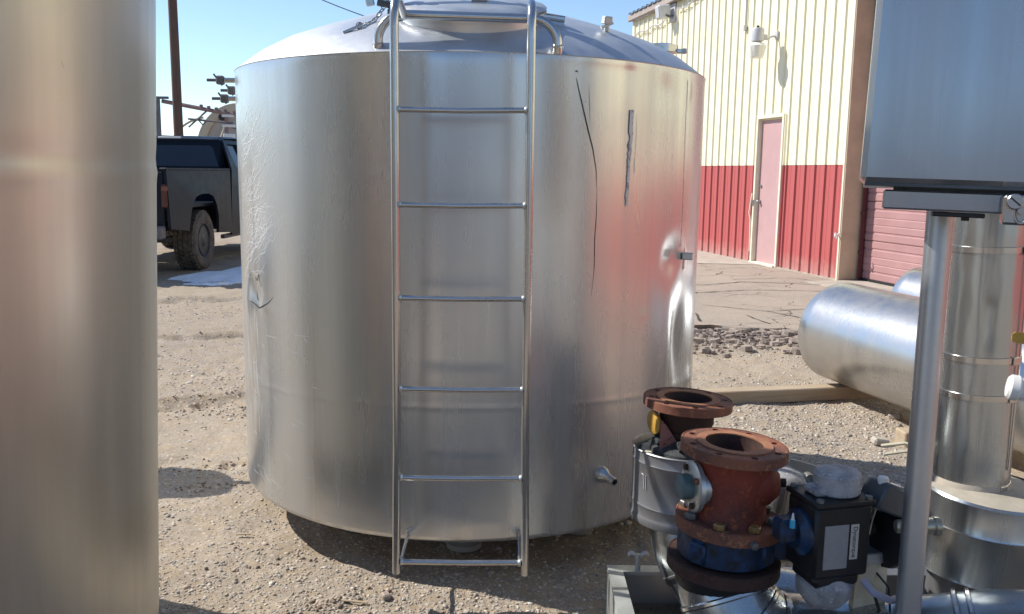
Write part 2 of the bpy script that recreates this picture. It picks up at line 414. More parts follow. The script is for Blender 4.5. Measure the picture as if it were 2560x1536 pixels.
def asphmat():
    t = NT('old_asphalt'); a = t.noise(1.2, det=5); b = t.noise(60, det=5, rough=.75); c = t.noise(9, det=6, rough=.6)
    cc = t.mix(t.rng(a, .35, .65), (.40, .335, .27), (.34, .29, .24)); cc = t.mix(t.rng(b, .45, .65, 0, .6), cc, (.20, .16, .14)); cc = t.mix(t.rng(c, .5, .7, 0, .4), cc, (.42, .35, .29))
    vo = t.n('ShaderNodeTexVoronoi', feature='DISTANCE_TO_EDGE'); vo.inputs['Scale'].default_value = 1.5; 
    w_ = t.n('ShaderNodeVectorMath', operation='ADD'); nz = t.n('ShaderNodeTexNoise'); nz.inputs['Scale'].default_value = 3; t.l(t.tc.outputs['Object'], nz.inputs['Vector'])
    ms = t.n('ShaderNodeVectorMath', operation='SCALE'); ms.inputs['Scale'].default_value = .5; t.l(nz.outputs['Color'], ms.inputs[0])
    t.l(t.tc.outputs['Object'], w_.inputs[0]); t.l(ms.outputs[0], w_.inputs[1]); t.l(w_.outputs[0], vo.inputs['Vector'])
    cr = t.rng(vo.outputs['Distance'], .004, .018, 1, 0); gate = t.rng(t.noise(.8, det=2), .45, .6)
    cr = t.math('MULTIPLY', cr, gate); cc = t.mix(t.math('MULTIPLY', cr, .75), cc, (.08, .065, .055))
    t.set(Base_Color=cc, Roughness=.95); t.b.inputs['Specular IOR Level'].default_value = .2
    p = t.bump(b, .5, .008); t.bump(t.math('MULTIPLY', cr, -1), .8, .02, p); return t.m
M_asph = asphmat()
M_chunk = rustmat('broken_asphalt', (.34, .275, .225), (.22, .18, .155), (.42, .35, .28), 14, bump=.8)
M_tar = rustmat('fresh_broken_asphalt_edges', (.07, .055, .055), (.13, .10, .09), (.22, .17, .14), 14, bump=.8)

# ------------------------------------------------------------------ ground
def ground_h(x, y):
    r = np.hypot(x, y); fade = np.clip((34-r)/14, 0, 1)
    h = (fbm(x*.7, y*.7, 3)-.5)*.06+(fbm(x*4, y*4, 11)-.5)*.036+(fbm(x*16, y*16, 23, 3)-.45)*.016
    # tyre ruts and dug-up ridges running across the yard on the left
    for (ax, ay, bx, by, wd, dp) in ((-3.2, 7.3, .5, 8.6, .07, .045), (-2.6, 5.05, -.6, 5.75, .07, .05), (-2.5, 4.2, -1.1, 4.15, .05, .035), (-4, 9.6, 0, 10.6, .1, .05), (-5, 10.7, -2, 11.0, .1, .05)):
        dx, dy = bx-ax, by-ay; L = math.hypot(dx, dy); u = ((x-ax)*dx+(y-ay)*dy)/L; v = (-(x-ax)*dy+(y-ay)*dx)/L
        v = v+.12*(vnoise(u*3, u*0+ax, 5)-.5); m = np.clip(u/.2, 0, 1)*np.clip((L-u)/.2, 0, 1)
        m = m*np.clip((fbm(u*5+ax*7, v*5, 9)-.36)*6, 0, 1)
        h = h-dp*m*np.exp(-(v/wd)**2)+dp*.7*m*np.exp(-((v-wd*1.7)/(wd*.7))**2)
    flat = np.clip((x-(-.6))/.6, 0, 1)*np.clip((y-7.9)/.5, 0, 1)          # bed under the asphalt
    h = h*(1-.92*flat)-.03*flat
    return h*fade
def build_ground():
    th = np.concatenate([np.linspace(-PI, -.90, 26, endpoint=False), np.linspace(-.90, .90, 700, endpoint=False), np.linspace(.90, PI, 26, endpoint=False)])
    rr = np.concatenate([np.linspace(.35, 2.0, 14, endpoint=False), np.geomspace(2.0, 34, 470, endpoint=False), np.geomspace(34, 1800, 26)])
    T, R = np.meshgrid(th, rr); X = R*np.sin(T); Yy = R*np.cos(T); Z = ground_h(X, Yy)
    V = np.stack([X, Yy, Z], -1).reshape(-1, 3); nr, nc = len(rr), len(th)
    i, j = np.meshgrid(np.arange(nr-1), np.arange(nc), indexing='ij'); k = (j+1) % nc
    Q = np.stack([i*nc+j, (i+1)*nc+j, (i+1)*nc+k, i*nc+k], -1).reshape(-1, 4)[:, ::-1]
    V = np.vstack([V, [[0, 0, 0]]]); c = len(V)-1
    j = np.arange(nc); tri = np.stack([np.full(nc, c), (j+1) % nc, j, j], -1)
    o = npmesh('ground', V, Q, M_ground); tag(o, kind='structure')
    b = MB(); b.add([(.5*math.sin(a), .5*math.cos(a), -.01) for a in np.linspace(0, 2*PI, 24, endpoint=False)], [tuple(range(23, -1, -1))])
    tag(b.build('ground_patch', M_ground), kind='structure')
build_ground()

ICO = None
def scatter_stones(name, pts, sizes, mat, seed, dark=False, flat=.6):
    """joined low-poly stones: pts (n,3), sizes (n)"""
    import bmesh
    bm = bmesh.new(); bmesh.ops.create_icosphere(bm, subdivisions=1, radius=1.0)
    bv = np.array([v.co[:] for v in bm.verts]); bf = np.array([[v.index for v in f.verts] for f in bm.faces]); bm.free()
    r = np.random.default_rng(seed); n = len(pts); m = len(bv)
    V = bv[None]*(1+r.uniform(-.28, .28, (n, m, 1)))*r.uniform(.6, 1.15, (n, 1, 3))*np.array([1, 1, flat])
    a = r.uniform(0, 2*PI, n); ca, sa = np.cos(a), np.sin(a)
    tl = r.uniform(-.5, .5, n); ct, st = np.cos(tl), np.sin(tl)
    y = V[..., 1]*ct[:, None]-V[..., 2]*st[:, None]; z = V[..., 1]*st[:, None]+V[..., 2]*ct[:, None]; x = V[..., 0]
    V = np.stack([x*ca[:, None]-y*sa[:, None], x*sa[:, None]+y*ca[:, None], z], -1)*sizes[:, None, None]+pts[:, None]
    Q = (bf[None]+(np.arange(n)*m)[:, None, None]).reshape(-1, 3)
    pal = np.array([(.46, .41, .35), (.36, .33, .30), (.52, .45, .37), (.27, .25, .235), (.60, .56, .50), (.44, .34, .28), (.40, .34, .25), (.47, .41, .31)])
    if dark: pal = pal*np.array([.50, .42, .36])
    c = pal[r.integers(0, len(pal), n)]*r.uniform(.75, 1.15, (n, 1)); c = np.concatenate([c, np.ones((n, 1))], 1)
    o = npmesh(name, V.reshape(-1, 3), Q, mat, smooth=False, cols=np.repeat(c, m, 0)); tag(o, kind='stuff'); return o
def pebbles():
    r = np.random.default_rng(5); n = 150000
    Y_ = 2.3*np.exp(r.uniform(0, 1, n)*math.log(11/2.3)); X_ = r.uniform(-.66, .66, n)*Y_
    dens = fbm(X_*1.1+4, Y_*1.1, 31)*1.1+.25*(fbm(X_*5, Y_*5, 37)-.5)
    near = np.clip((4.4-Y_)/1.4, 0, 1)*.42; right = ((X_ > .9) & (Y_ > 4) & (Y_ < 7.8))*.22
    keep = r.uniform(0, 1, n) < np.clip((dens-.47)*2.8+near+right, .05, 1)
    keep &= ~((X_ > -.4) & (Y_ > 8.0))
    X_, Y_ = X_[keep], Y_[keep]; k = len(X_)
    s = np.clip(np.exp(r.normal(math.log(.0042), .45, k)), .0022, .016)*np.clip(Y_/3.2, 1, 1.5)
    Z = ground_h(X_, Y_)+s*.02
    o = scatter_stones('gravel', np.stack([X_, Y_, Z], -1), s, M_peb, 3, flat=.45); o['label'] = 'loose tan and grey gravel scattered over the dirt yard'
pebbles()
# dug-up dark clods
def clods():
    r = np.random.default_rng(9); P_ = []; S_ = []
    for (cx, cy, sx, sy, n) in ((-1.75, 5.2, .5, .10, 130), (-1.15, 5.5, .14, .05, 60), (-1.6, 4.17, .3, .06, 90), (-.62, 2.80, .10, .035, 60), (-2.6, 7.5, .5, .08, 70), (-.9, 3.1, .12, .02, 14), (-1.45, 3.9, .2, .03, 40)):
        x = r.normal(cx, sx, n); y = r.normal(cy, sy, n)+(x-cx)*.3; s = np.clip(np.exp(r.normal(math.log(.0058), .4, n)), .003, .010)
        P_.append(np.stack([x, y, ground_h(x, y)+s*.3], -1)); S_.append(s)
    o = scatter_stones('dirt_clods', np.concatenate(P_), np.concatenate(S_), M_peb, 12, dark=True, flat=.8); o['label'] = 'dark moist dirt clods turned up along the ruts'
clods()

# ------------------------------------------------------------------ building geometry frame
W0 = Vector((2.645, 20.2, 0)); WD = Vector((.22208, -.97503, 0)); WN = Vector((.97503, .22208, 0))   # along wall towards camera, into the building
def wp(s, out, z): return W0+WD*s-WN*out+Vector((0, 0, z))     # out = distance in front of the wall

# asphalt apron in front of the wall
def apron():
    nx, ny = 90, 110; V = []; Q = []
    for j in range(ny+1):
        y = 7.95+(21.5-7.95)*(j/ny)**1.3
        xr = wp((20.2-y)/.975, 0, 0).x-.03
        for i in range(nx+1):
            xl = -.3+.5*float(vnoise(np.array(y*1.7), np.array(3.), 8)); x = xl+(xr-xl)*i/nx
            yy = y
            if j == 0: yy = y+.55*float(fbm(np.array(x*2.5), np.array(.0), 41))
            elif j < 8: yy = y+.55*float(fbm(np.array(x*2.5), np.array(.0), 41))*(1-j/8)
            z = .022+.006*(float(fbm(np.array(x*1.2), np.array(yy*1.2), 19))-.5)
            if j == 0: z = -.03
            V.append((x, yy, z))
    for j in range(ny):
        for i in range(nx): a = j*(nx+1)+i; Q.append((a, a+1, a+nx+2, a+nx+1))
    tag(npmesh('asphalt_apron', V, Q, M_asph), kind='structure')
apron()
def cracks():
    b = MB(); r = random.Random(3)
    def line(p, w_, z=.0275):
        for k in range(len(p)-1):
            a, c = Vector(p[k]), Vector(p[k+1]); m = 8; L = (c-a).length; nn = Vector((-(c-a).y, (c-a).x)).normalized()
            pts = [a.lerp(c, i/m)+nn*(r.uniform(-1, 1)*.02*L if 0 < i < m else 0) for i in range(m+1)]
            v = []; 
            for i, q in enumerate(pts):
                ww = w_*r.uniform(.4, 1.2); v += [(q.x-nn.x*ww, q.y-nn.y*ww, z), (q.x+nn.x*ww, q.y+nn.y*ww, z)]
            b.add(v, [(2*i, 2*i+2, 2*i+3, 2*i+1) for i in range(m)])
    line([(2.0, 11.5), (2.5, 11.35), (3.1, 11.75), (4.3, 11.5)], .013); line([(1.8, 11.6), (2.25, 10.6), (2.9, 10.9), (4.2, 10.9)], .013)
    line([(2.25, 10.6), (1.8, 10.2)], .009); line([(3.0, 12.0), (3.9, 12.3), (4.4, 11.6)], .008)
    line([(2.1, 9.6), (2.7, 9.2), (3.0, 8.7)], .009); line([(2.7, 9.2), (3.4, 9.5)], .008); line([(1.9, 9.0), (1.85, 8.5)], .014)
    line([(2.4, 8.9), (2.5, 8.4)], .008); line([(2.9, 13.2), (3.6, 13.6)], .008)
    o = b.build('crack', M_dark, smooth=0); tag(o, 'dark wandering cracks in the old asphalt', None, kind='stuff')
cracks()
b = MB(); q = [wp(3.9, .02, .03), wp(6.35, .02, .03), wp(5.9, 1.25, .03), wp(3.6, 1.5, .03)]
b.add(q+[Vector((p.x, p.y, 0)) for p in q], [(3, 2, 1, 0), (0, 1, 5, 4), (1, 2, 6, 5), (2, 3, 7, 6), (3, 0, 4, 7)])
tag(b.build('concrete_walk', M_concrete), kind='structure')
b = MB(); q = [wp(8.42, .55, .035), wp(12.3, .55, .035), wp(12.3, -.34, .035), wp(8.42, -.34, .035)]
b.add(q+[Vector((p.x, p.y, -.02)) for p in q], [(0, 1, 2, 3), (1, 0, 4, 5), (2, 1, 5, 6), (3, 2, 6, 7), (0, 3, 7, 4)])
tag(b.build('garage_sill_slab', M_concrete), kind='structure')
def rubble():
    r = random.Random(6)
    for (nm, mt, n, zz, lab) in (('broken_asphalt', M_chunk, 1500, .0, 'flat pieces of broken asphalt along the ragged edge of the paving'), ('dark_asphalt_crumbs', M_tar, 700, .0, 'dark freshly broken asphalt crumbs along the edge of the paving')):
        b = MB()
        for i in range(n):
            x = r.uniform(1.35, 3.4); y = r.gauss(7.9, .36) if mt is M_chunk else r.gauss(8.0+.15*math.sin(x*5), .17)
            if y > 8.85 or y < 7.0: continue
            s = min(.06, .018*math.exp(r.gauss(0, .5))) if mt is M_chunk else r.uniform(.008, .03); k = r.randint(5, 7); a0 = r.uniform(0, 6)
            t = s*r.uniform(.3, .9); z = float(ground_h(np.array(x), np.array(y)))+.003
            R = rot(r.uniform(-.25, .25), r.uniform(-.25, .25), 0)
            v = []
            for h in (0, t):
                for j in range(k):
                    a = a0+2*PI*j/k; q = s*(.7+.3*((j*37+i*13) % 7)/7)*(1 if h == 0 else .88); v.append(Vector((x, y, z))+R @ Vector((q*math.cos(a)*1.25, q*math.sin(a), h)))
            b.add(v, [tuple(range(2*k-1, k-1, -1))[::-1]]+[(j, (j+1) % k, k+(j+1) % k, k+j) for j in range(k)])
        o = b.build(nm, mt, smooth=0); tag(o, lab, None, kind='stuff')
rubble()

# ------------------------------------------------------------------ building
PS = .26
def building():
    bd = thing('metal_building', 'cream and red ribbed metal building with a maroon side door', 'building', (4.2, 12.0, 0))
    def panel(s0, z0, z1, wd=PS, mat=M_cream, out=0.):
        b = MB(); rh = .026; pr = [(0, 0), (.012, rh), (.036, rh), (.048, 0), (wd*.45, 0), (wd*.45+.006, .004), (wd*.45+.02, .004), (wd*.45+.026, 0), (wd, 0)]
        if wd < PS-.001: pr = [(0, 0), (min(.02, wd), rh*.8), (wd, 0)] if wd < .06 else [(0, 0), (.012, rh), (.036, rh), (.048, 0), (wd, 0)]
        v = []
        for z in (z0, z1):
            for (u, h) in pr: v.append(wp(s0+u, out+h, z))
        k = len(pr); b.add(v, [(i, i+1, k+i+1, k+i) for i in range(k-1)])
        v2 = [wp(s0+u, out+h, z1) for u, h in pr]+[wp(s0+u, out-.02, z1) for u, h in pr]
        b.add(v2, [(i, i+1, k+i+1, k+i) for i in range(k-1)])
        return b.build('wall_panel', mat, bd, smooth=0)
    door0, door1 = 5.90, 6.66; doorh = 2.31
    s = .02
    # far section up to the opening, split round the door
    while s < 8.34:
        wd = min(PS, 8.36-s)
        lo, hi = s, s+wd
        inside = lo >= door0-.02 and hi <= door1+.06
        if hi > door0-.03 and lo < door1+.03:
            panel(s, doorh+.05, 4.78, wd)
            if lo < door0-.03: panel(lo, .02, 1.6, door0-.03-lo, M_redwall, -.006); panel(lo, 1.6, doorh+.05, door0-.03-lo)
            elif hi > door1+.03: panel(door1+.03, .02, 1.6, hi-door1-.03, M_redwall, -.006); panel(door1+.03, 1.6, doorh+.05, hi-door1-.03)
        else:
            panel(s, 1.6, 4.78, wd); panel(s, .02, 1.6, wd, M_redwall, -.006)
        s += PS
    # over the roll-up opening and beyond towards (and past) the camera
    s = 8.36
    while s < 12.3: panel(s, 4.2, 4.78); s += PS
    for k in range(42):
        panel(s, 1.6, 4.78); panel(s, .02, 1.6, PS, M_redwall, -.006); s += PS
    s_end = s
    b = MB()   # closed core so nothing shows through
    b.plate([(0, 0), (5.88, 0), (5.88, doorh), (6.68, doorh), (6.68, 0), (8.34, 0), (8.34, 4.78), (0, 4.78)], [], .02, wp(0, -.05, 0), WD, (0, 0, 1))
    b.plate([(12.4, 0), (s_end, 0), (s_end, 4.78), (12.4, 4.78)], [], .02, wp(0, -.05, 0), WD, (0, 0, 1))
    b.plate([(0, 0), (9, 0), (9, 5.7), (0, 4.78)], [], .05, wp(0, -.0, 0), WN, (0, 0, 1))
    b.plate([(0, 0), (9, 0), (9, 5.7), (0, 4.78)], [], .05, wp(s_end, -.0, 0), WN, (0, 0, 1))
    b.plate([(0, 0), (s_end, 0), (s_end, 5.7), (0, 5.7)], [], .05, wp(0, -9, 0), WD, (0, 0, 1))
    b.build('wall', M_cream, bd, smooth=0)
    # footing strip
    b = MB(); r = random.Random(2); top = []; bot = []
    n = 60
    for (a, c) in ((0, 5.84), (6.72, 8.34)):
        b.box(wp((a+c)/2, .012, .012), (c-a, .05, .05), rot(0, 0, math.atan2(WD.y, WD.x)))
    b.build('footing', M_found, bd)
    # corner trim, eave
    b = MB(); RZ = rot(0, 0, math.atan2(WD.y, WD.x))
    b.box(wp(-.02, .0, 2.39), (.10, .07, 4.76), RZ, .004); b.build('corner_trim', M_trim, bd)
    b = MB(); b.box(wp(s_end/2, .085, 4.83), (s_end+.2, .11, .12), RZ, .006); b.build('fascia', M_gutter, bd)
    b = MB(); b.box(wp(s_end/2-.05, .11, 4.765), (s_end+.1, .02, .012), RZ); b.build('drip_edge', M_gutter, bd)
    k = 0; rib = MB(); slope = .10
    for k in range(int(s_end/PS)+1):
        rb = MB(); s = k*PS; 
        def rp(u, inn, h): return wp(u, .17-inn, 4.90+inn*slope+h)
        pr = [(0, 0), (.02, .035), (.055, .035), (.075, 0), (PS, 0)]
        v = [rp(s+u, 0, h) for u, h in pr]+[rp(s+u, 9.2, h) for u, h in pr]+[rp(s+u, 0, h-.008) for u, h in pr]
        m = len(pr)
        rb.add(v, [(i, i+1, m+i+1, m+i) for i in range(m-1)]+[(2*m+i, 2*m+i+1, i+1, i) for i in range(m-1)])
        rb.build('roof_panel', M_roof, bd, smooth=0)
    # ---- side door
    b = MB(); dz = doorh
    b.box(wp((door0+door1)/2, -.055, dz/2+.02), (door1-door0-.02, .04, dz-.04), RZ, .003); dr = b.build('door', M_pinkdoor, bd)
    b = MB()
    for sx in (door0-.018, door1+.018): b.box(wp(sx, .0, dz/2+.02), (.05, .085, dz+.02), RZ, .004)
    b.box(wp((door0+door1)/2, .0, dz+.045), (door1-door0+.085, .086, .05), RZ, .004); b.build('door_frame', M_trim, bd)
    b = MB(); b.box(wp((door0+door1)/2, .02, .035), (door1-door0+.02, .12, .03), RZ, .004); b.build('door_sill', M_trim, bd)
    # bent damaged trim strip on the left jamb
    b = MB(); b.tube([wp(door0-.05, .05, 1.15), wp(door0-.055, .065, .98), wp(door0-.07, .075, .84), wp(door0-.06, .05, .72), wp(door0-.045, .045, .2)], .012, 6); b.build('bent_trim', M_trim, bd)
    lk = MB(); c = wp(door0+.075, -.03, 1.02); lk.lathe([(.03, 0), (.032, .006), (.012, .012), (.012, .03), (.026, .04), (.028, .055), (.018, .065), (0, .067)], c, -WN, 18); lk.build('door_knob', M_chrome, dr)
    lk = MB(); c = wp(door0+.085, -.03, 1.27); lk.lathe([(.024, 0), (.026, .01), (.02, .02), (0, .022)], c, -WN, 18); lk.build('deadbolt', M_chrome, dr)
    hp = MB(); hp.box(wp(door0-.02, .05, 1.0), (.05, .012, .09), RZ, .003); hp.build('strike_plate', M_chrome, dr)
    # ---- roll-up door opening
    b = MB(); b.plate([(0, 0), (.30, 0), (.30, 4.2), (0, 4.2)], [], .02, wp(8.36, 0.03, 0.035), WN, (0, 0, 1)); b.build('door_jamb', M_shadejamb, bd)
    b = MB(); b.box(wp(8.345, .012, 2.1), (.035, .06, 4.2), RZ, .004); b.build('jamb_trim', M_trim, bd)
    b = MB(); b.plate([(0, 0), (.33, 0), (.33, 4.2), (0, 4.2)], [], .02, wp(12.35, 0, 0), WN, (0, 0, 1)); b.build('door_jamb', M_shadejamb, bd)
    b = MB(); b.box(wp(8.40, -.29, 2.1), (.05, .03, 4.1), RZ, .003); b.box(wp(8.425, -.26, 2.1), (.015, .06, 4.1), RZ, .002); tr = b.build('door_track', M_maroon, bd)
    for z in (.42, .95, 1.55, 2.05):
        q = MB(); q.box(wp(8.43, -.25, z), (.06, .04, .05), RZ, .004); q.build('roller_bracket', M_maroon, tr)
    gz = .06; hsec = .53; gd = MB()
    for k in range(8):
        z0 = gz+k*hsec; pr = [(0, -.008), (.012, 0), (.09, 0), (.10, -.01), (.115, -.01), (.125, 0), (.20, 0), (.21, -.006), (.22, 0), (.30, 0), (.31, -.006), (.32, 0), (.40, 0), (.41, -.01), (.425, -.01), (.435, 0), (.515, 0), (.524, -.012)]
        q = MB(); v = [wp(8.42, -.31+o_, z0+h) for h, o_ in pr]+[wp(12.33, -.31+o_, z0+h) for h, o_ in pr]; m = len(pr)
        q.add(v, [(i, m+i, m+i+1, i+1) for i in range(m-1)]); q.build('door_section', M_garage, bd, smooth=0)
    q = MB(); q.box(wp(10.38, -.31, .03), (3.9, .05, .07), RZ); q.build('bottom_seal', M_black, bd)
    q = MB(); q.box(wp(10.38, -.345, 2.1), (3.96, .02, 4.3), RZ); q.build('backing', M_maroon, bd)
    # hasp hook on the jamb
    q = MB(); q.tube([wp(8.33, .04, .66), wp(8.33, .09, .67), wp(8.36, .11, .63), wp(8.38, .09, .6), wp(8.40, .10, .66), wp(8.40, .06, .68)], .011, 8); q.build('hook', M_wpaint, bd)
    # downspout conduit
    q = MB(); q.tube([wp(5.28, .035, 4.76), wp(5.28, .035, 3.86)], .012, 8); q.box(wp(5.28, .04, 3.84), (.05, .05, .09), RZ, .004); q.build('conduit', M_lgrey, bd)
building()

# floodlight on the wall and the eave camera / loudspeaker housing
def barn_light():
    base = wp(6.30, .02, 3.56); t = thing('wall_lamp', 'grey barn light with a frosted refractor above the maroon door', 'lamp', base)
    out = -WN
    q = MB(); q.box(base+Vector((0, 0, .02)), (.03, .09, .12), rot(0, 0, math.atan2(WN.y, WN.x)), .004)
    q.tube([base, base+out*.08+Vector((0, 0, .0)), base+out*.17+Vector((0, 0, -.05)), base+out*.22+Vector((0, 0, -.04))], .018, 10); q.build('arm', M_lgrey, t)
    c = base+out*.32+Vector((0, 0, -.10))
    q = MB(); q.lathe([(.055, 0), (.095, .02), (.10, .18), (.085, .21), (.02, .215)], c, (0, 0, 1), 24)
    q.box(base+out*.24+Vector((0, 0, -.02)), (.14, .09, .08), rot(0, 0, math.atan2(WN.y, WN.x)), .01); q.build('housing', M_lgrey, t)
    q = MB(); q.lathe([(.022, 0), (.024, .03), (.015, .035)], c+Vector((0, 0, .215)), (0, 0, 1), 10); q.build('photocell', M_black, t)
    q = MB(); q.lathe([(.02, -.235), (.10, -.235), (.105, -.225), (.145, -.07), (.145, -.055), (.09, -.01), (.06, .0)], c, (0, 0, 1), 12); q.build('refractor', M_lamp, t, smooth=20)
barn_light()
def eave_box():
    base = wp(2.2, .03, 4.6); t = thing('floodlight', 'white boxy floodlight under the eave near the far corner', 'lamp', base)
    R = rot(0, 0, math.atan2(WD.y, WD.x))
    q = MB(); q.box(wp(2.2, .03, 4.58), (.28, .05, .34), R, .006); q.build('back_plate', M_lgrey, t)
    q = MB(); q.box(wp(2.14, .22, 4.60), (.22, .24, .26), R @ rot(.15, 0, 0), .02); q.build('housing', M_wpaint, t)
    q = MB(); q.box(wp(2.14, .34, 4.585), (.18, .012, .21), R @ rot(.15, 0, 0), .003); q.build('lens', M_lgrey, t)
    q = MB(); q.tube([wp(2.27, .05, 4.52), wp(2.27, .14, 4.50), wp(2.25, .2, 4.53)], .02, 8); q.build('swivel', M_iron, t)
eave_box()
def twisted_cable(s0, z0, s1, z1, lab):
    t = MB(); n = 90
    for ph in (0, PI):
        pts = []
        for i in range(n+1):
            u = i/n; s = s0+(s1-s0)*u; z = z0+(z1-z0)*u-.05*math.sin(PI*u*3)**2; a = ph+u*n*.55
            pts.append(wp(s, .055+.016*math.cos(a), z+.016*math.sin(a)))
        t.tube(pts, .009, 5)
    o = t.build('electric_cable', M_lgrey); tag(o, lab, 'cable')
ORG = Vector((0, 0, 0))
twisted_cable(-.25, 4.46, 1.95, 4.50, 'twisted wire sagging along the wall from the far corner to the floodlight')
twisted_cable(2.45, 4.60, 5.2, 4.80, 'twisted wire rising along the wall from the floodlight towards the eave')

# ------------------------------------------------------------------ main tank
TC = Vector((-.185, 3.97, 0)); TR = 1.0; ZB, ZT = .14, 1.835
def tp(th, z, r=None):
    r = TR if r is None else r; a = math.radians(th); return Vector((TC.x+r*math.sin(a), TC.y-r*math.cos(a), z))
tank = thing('steel_tank', 'large dented round stainless steel tank with a ladder and conical top', 'tank', (TC.x, TC.y, 0))
def dent(th, z):
    d = np.zeros_like(th); g = lambda t0, z0, st, sz: np.exp(-((th-t0)/st)**2-((z-z0)/sz)**2)
    d += -.017*g(53.0, 1.13, 4.2, .075)                        # thumb-shaped dent
    d += -.026*g(58.0, .80, 3.6, .20)+.007*g(52.0, .78, 2.6, .22)  # long vertical crease
    d += -.012*g(63, .66, 5, .16)+.008*g(68, .60, 3, .05)
    d += -.0012*g(42.5, .93, 1.0, .016)-.006*g(47.5, 1.75, 3.0, .05)-.003*g(36, 1.80, 1.5, .05)+.003*g(58, 1.76, 1.2, .04)
    d += -.010*g(-56, .98, 3.0, .05)+.008*g(-60, .93, 2.0, .09)-.006*g(-53, .95, 2.0, .04)+.004*g(-50, .93, 3, .02)
    d += -.008*g(-57, 1.25, 8, .30)
    cr = np.exp(-((th+58)/7.5)**2-((z-1.3)/.28)**2)
    d += cr*.0009*np.sin(th*1.9+z*31+2*np.sin(z*17+th*.4))*np.sin(z*47-th*.9)
    # oil-canning
    d += .0014*np.sin(np.radians(th)*7+1.3)+.0005*np.sin(np.radians(th)*17+z*1.1)+.0002*np.sin(np.radians(th)*31+2+z*.7)
    d += .0009*np.sin(z*7.0+np.radians(th)*3)*np.cos(np.radians(th)*4)
    d += .0022*(fbm(th*.05+20, z*1.0, 77)-.5)
    d += .0010*np.exp(-((z-(.585+.05*np.cos(np.radians(th))))/.007)**2)                  # girth weld
    return d
def shell():
    n = 900; zs = np.concatenate([[ZB], np.linspace(ZB+.012, ZT-.010, 190), [ZT]])
    th = np.linspace(-180, 180, n, endpoint=False); T, Z = np.meshgrid(th, zs)
    R = TR+dent(T, Z)*np.clip((Z-ZB)/.06, 0, 1)*np.clip((ZT-Z)/.03, 0, 1); R[0] -= .010; R[-1] -= .001
    X = TC.x+R*np.sin(np.radians(T)); Yy = TC.y-R*np.cos(np.radians(T))
    V = np.stack([X-TC.x, Yy-TC.y, Z], -1).reshape(-1, 3); m = len(zs)
    i, j = np.meshgrid(np.arange(m-1), np.arange(n), indexing='ij'); k = (j+1) % n
    Q = np.stack([i*n+j, i*n+k, (i+1)*n+k, (i+1)*n+j], -1).reshape(-1, 4)
    return npmesh('shell', V, Q, M_shell, parent=tank)
sh_o = shell()
DP = [(1.0, 1.835), (.992, 1.842), (.96, 1.868), (.90, 1.912), (.80, 1.966), (.68, 2.01), (.5, 2.066), (.3, 2.11), (.12, 2.135), (0, 2.14)]
def dome_z(r):
    for (r0, z0), (r1, z1) in zip(DP, DP[1:]):
        if r1 <= r <= r0: return z0+(z1-z0)*(r0-r)/(r0-r1)
    return 2.14
b = MB(); b.lathe([(r*.999, z) for r, z in DP[:-1]]+[(.001, 2.14)], (TC.x, TC.y, 0), (0, 0, 1), 160, cap=False); b.build('dome', M_dome, tank, 50)
b = MB(); b.tube([tp(a, ZT+.001, TR-.002) for a in np.linspace(0, 360, 160, endpoint=False)], .0026, 6, closed=True); b.build('rim', M_galv, tank)
b = MB(); b.lathe([(.02, .11), (.6, .125), (.985, .145)], (TC.x, TC.y, 0), (0, 0, 1), 64, cap=True); b.build('bottom', M_tube, tank)
for (x, y) in ((-.175, 3.27), (-.87, 4.3), (.5, 4.3), (-.62, 3.45), (.28, 3.45)):
    b = MB(); b.cyl((x, y, .0), (x, y, .135), .045, 20); b.lathe([(.07, 0), (.07, .02), (.045, .03)], (x, y, 0), (0, 0, 1), 20); b.build('leg', M_galv, tank)
def ribbon(pts, wd, lift=.0012, taper=True):
    """thin mark lying on the shell, pts (theta,z)"""
    b = MB(); P_ = [tp(t, z, TR+lift+float(dent(np.array(t*1.), np.array(z*1.)))) for t, z in pts]; v = []
    for i, p in enumerate(P_):
        a = P_[max(0, i-1)]; c = P_[min(len(P_)-1, i+1)]; t = (c-a).normalized(); nn = (p-Vector((TC.x, TC.y, p.z))).normalized(); s = t.cross(nn).normalized()
        u = i/(len(P_)-1); w_ = wd*(1 if not taper else max(.15, math.sin(PI*min(1, u*.9+.08))))
        v += [p-s*w_, p+s*w_]
    b.add(v, [(2*i, 2*i+1, 2*i+3, 2*i+2) for i in range(len(P_)-1)]); return b
def dens(pts, k=6):
    o = []
    for a, c in zip(pts, pts[1:]):
        for i in range(k): o.append((a[0]+(c[0]-a[0])*i/k, a[1]+(c[1]-a[1])*i/k))
    return o+[pts[-1]]
b = ribbon(dens([(23.1, 1.765), (23.4, 1.743), (24.7, 1.668), (26.0, 1.593), (27.2, 1.531), (28.1, 1.461), (28.4, 1.38)]), .0022)
b2 = ribbon(dens([(28.4, 1.38), (28.45, 1.30), (28.2, 1.22), (28.3, 1.12), (27.8, 1.02)]), .0012); b.add(b2.v, b2.f)
b2 = ribbon(dens([(22.8, 1.785), (23.1, 1.788), (23.5, 1.783)]), .0022); b.add(b2.v, b2.f)
b2 = ribbon(dens([(25.9, 1.75), (26.2, 1.68), (26.4, 1.6)]), .0006); b.add(b2.v, b2.f)
b.build('long_scratch', M_dark, tank, 0, 'long dark wandering crack line right of the ladder')
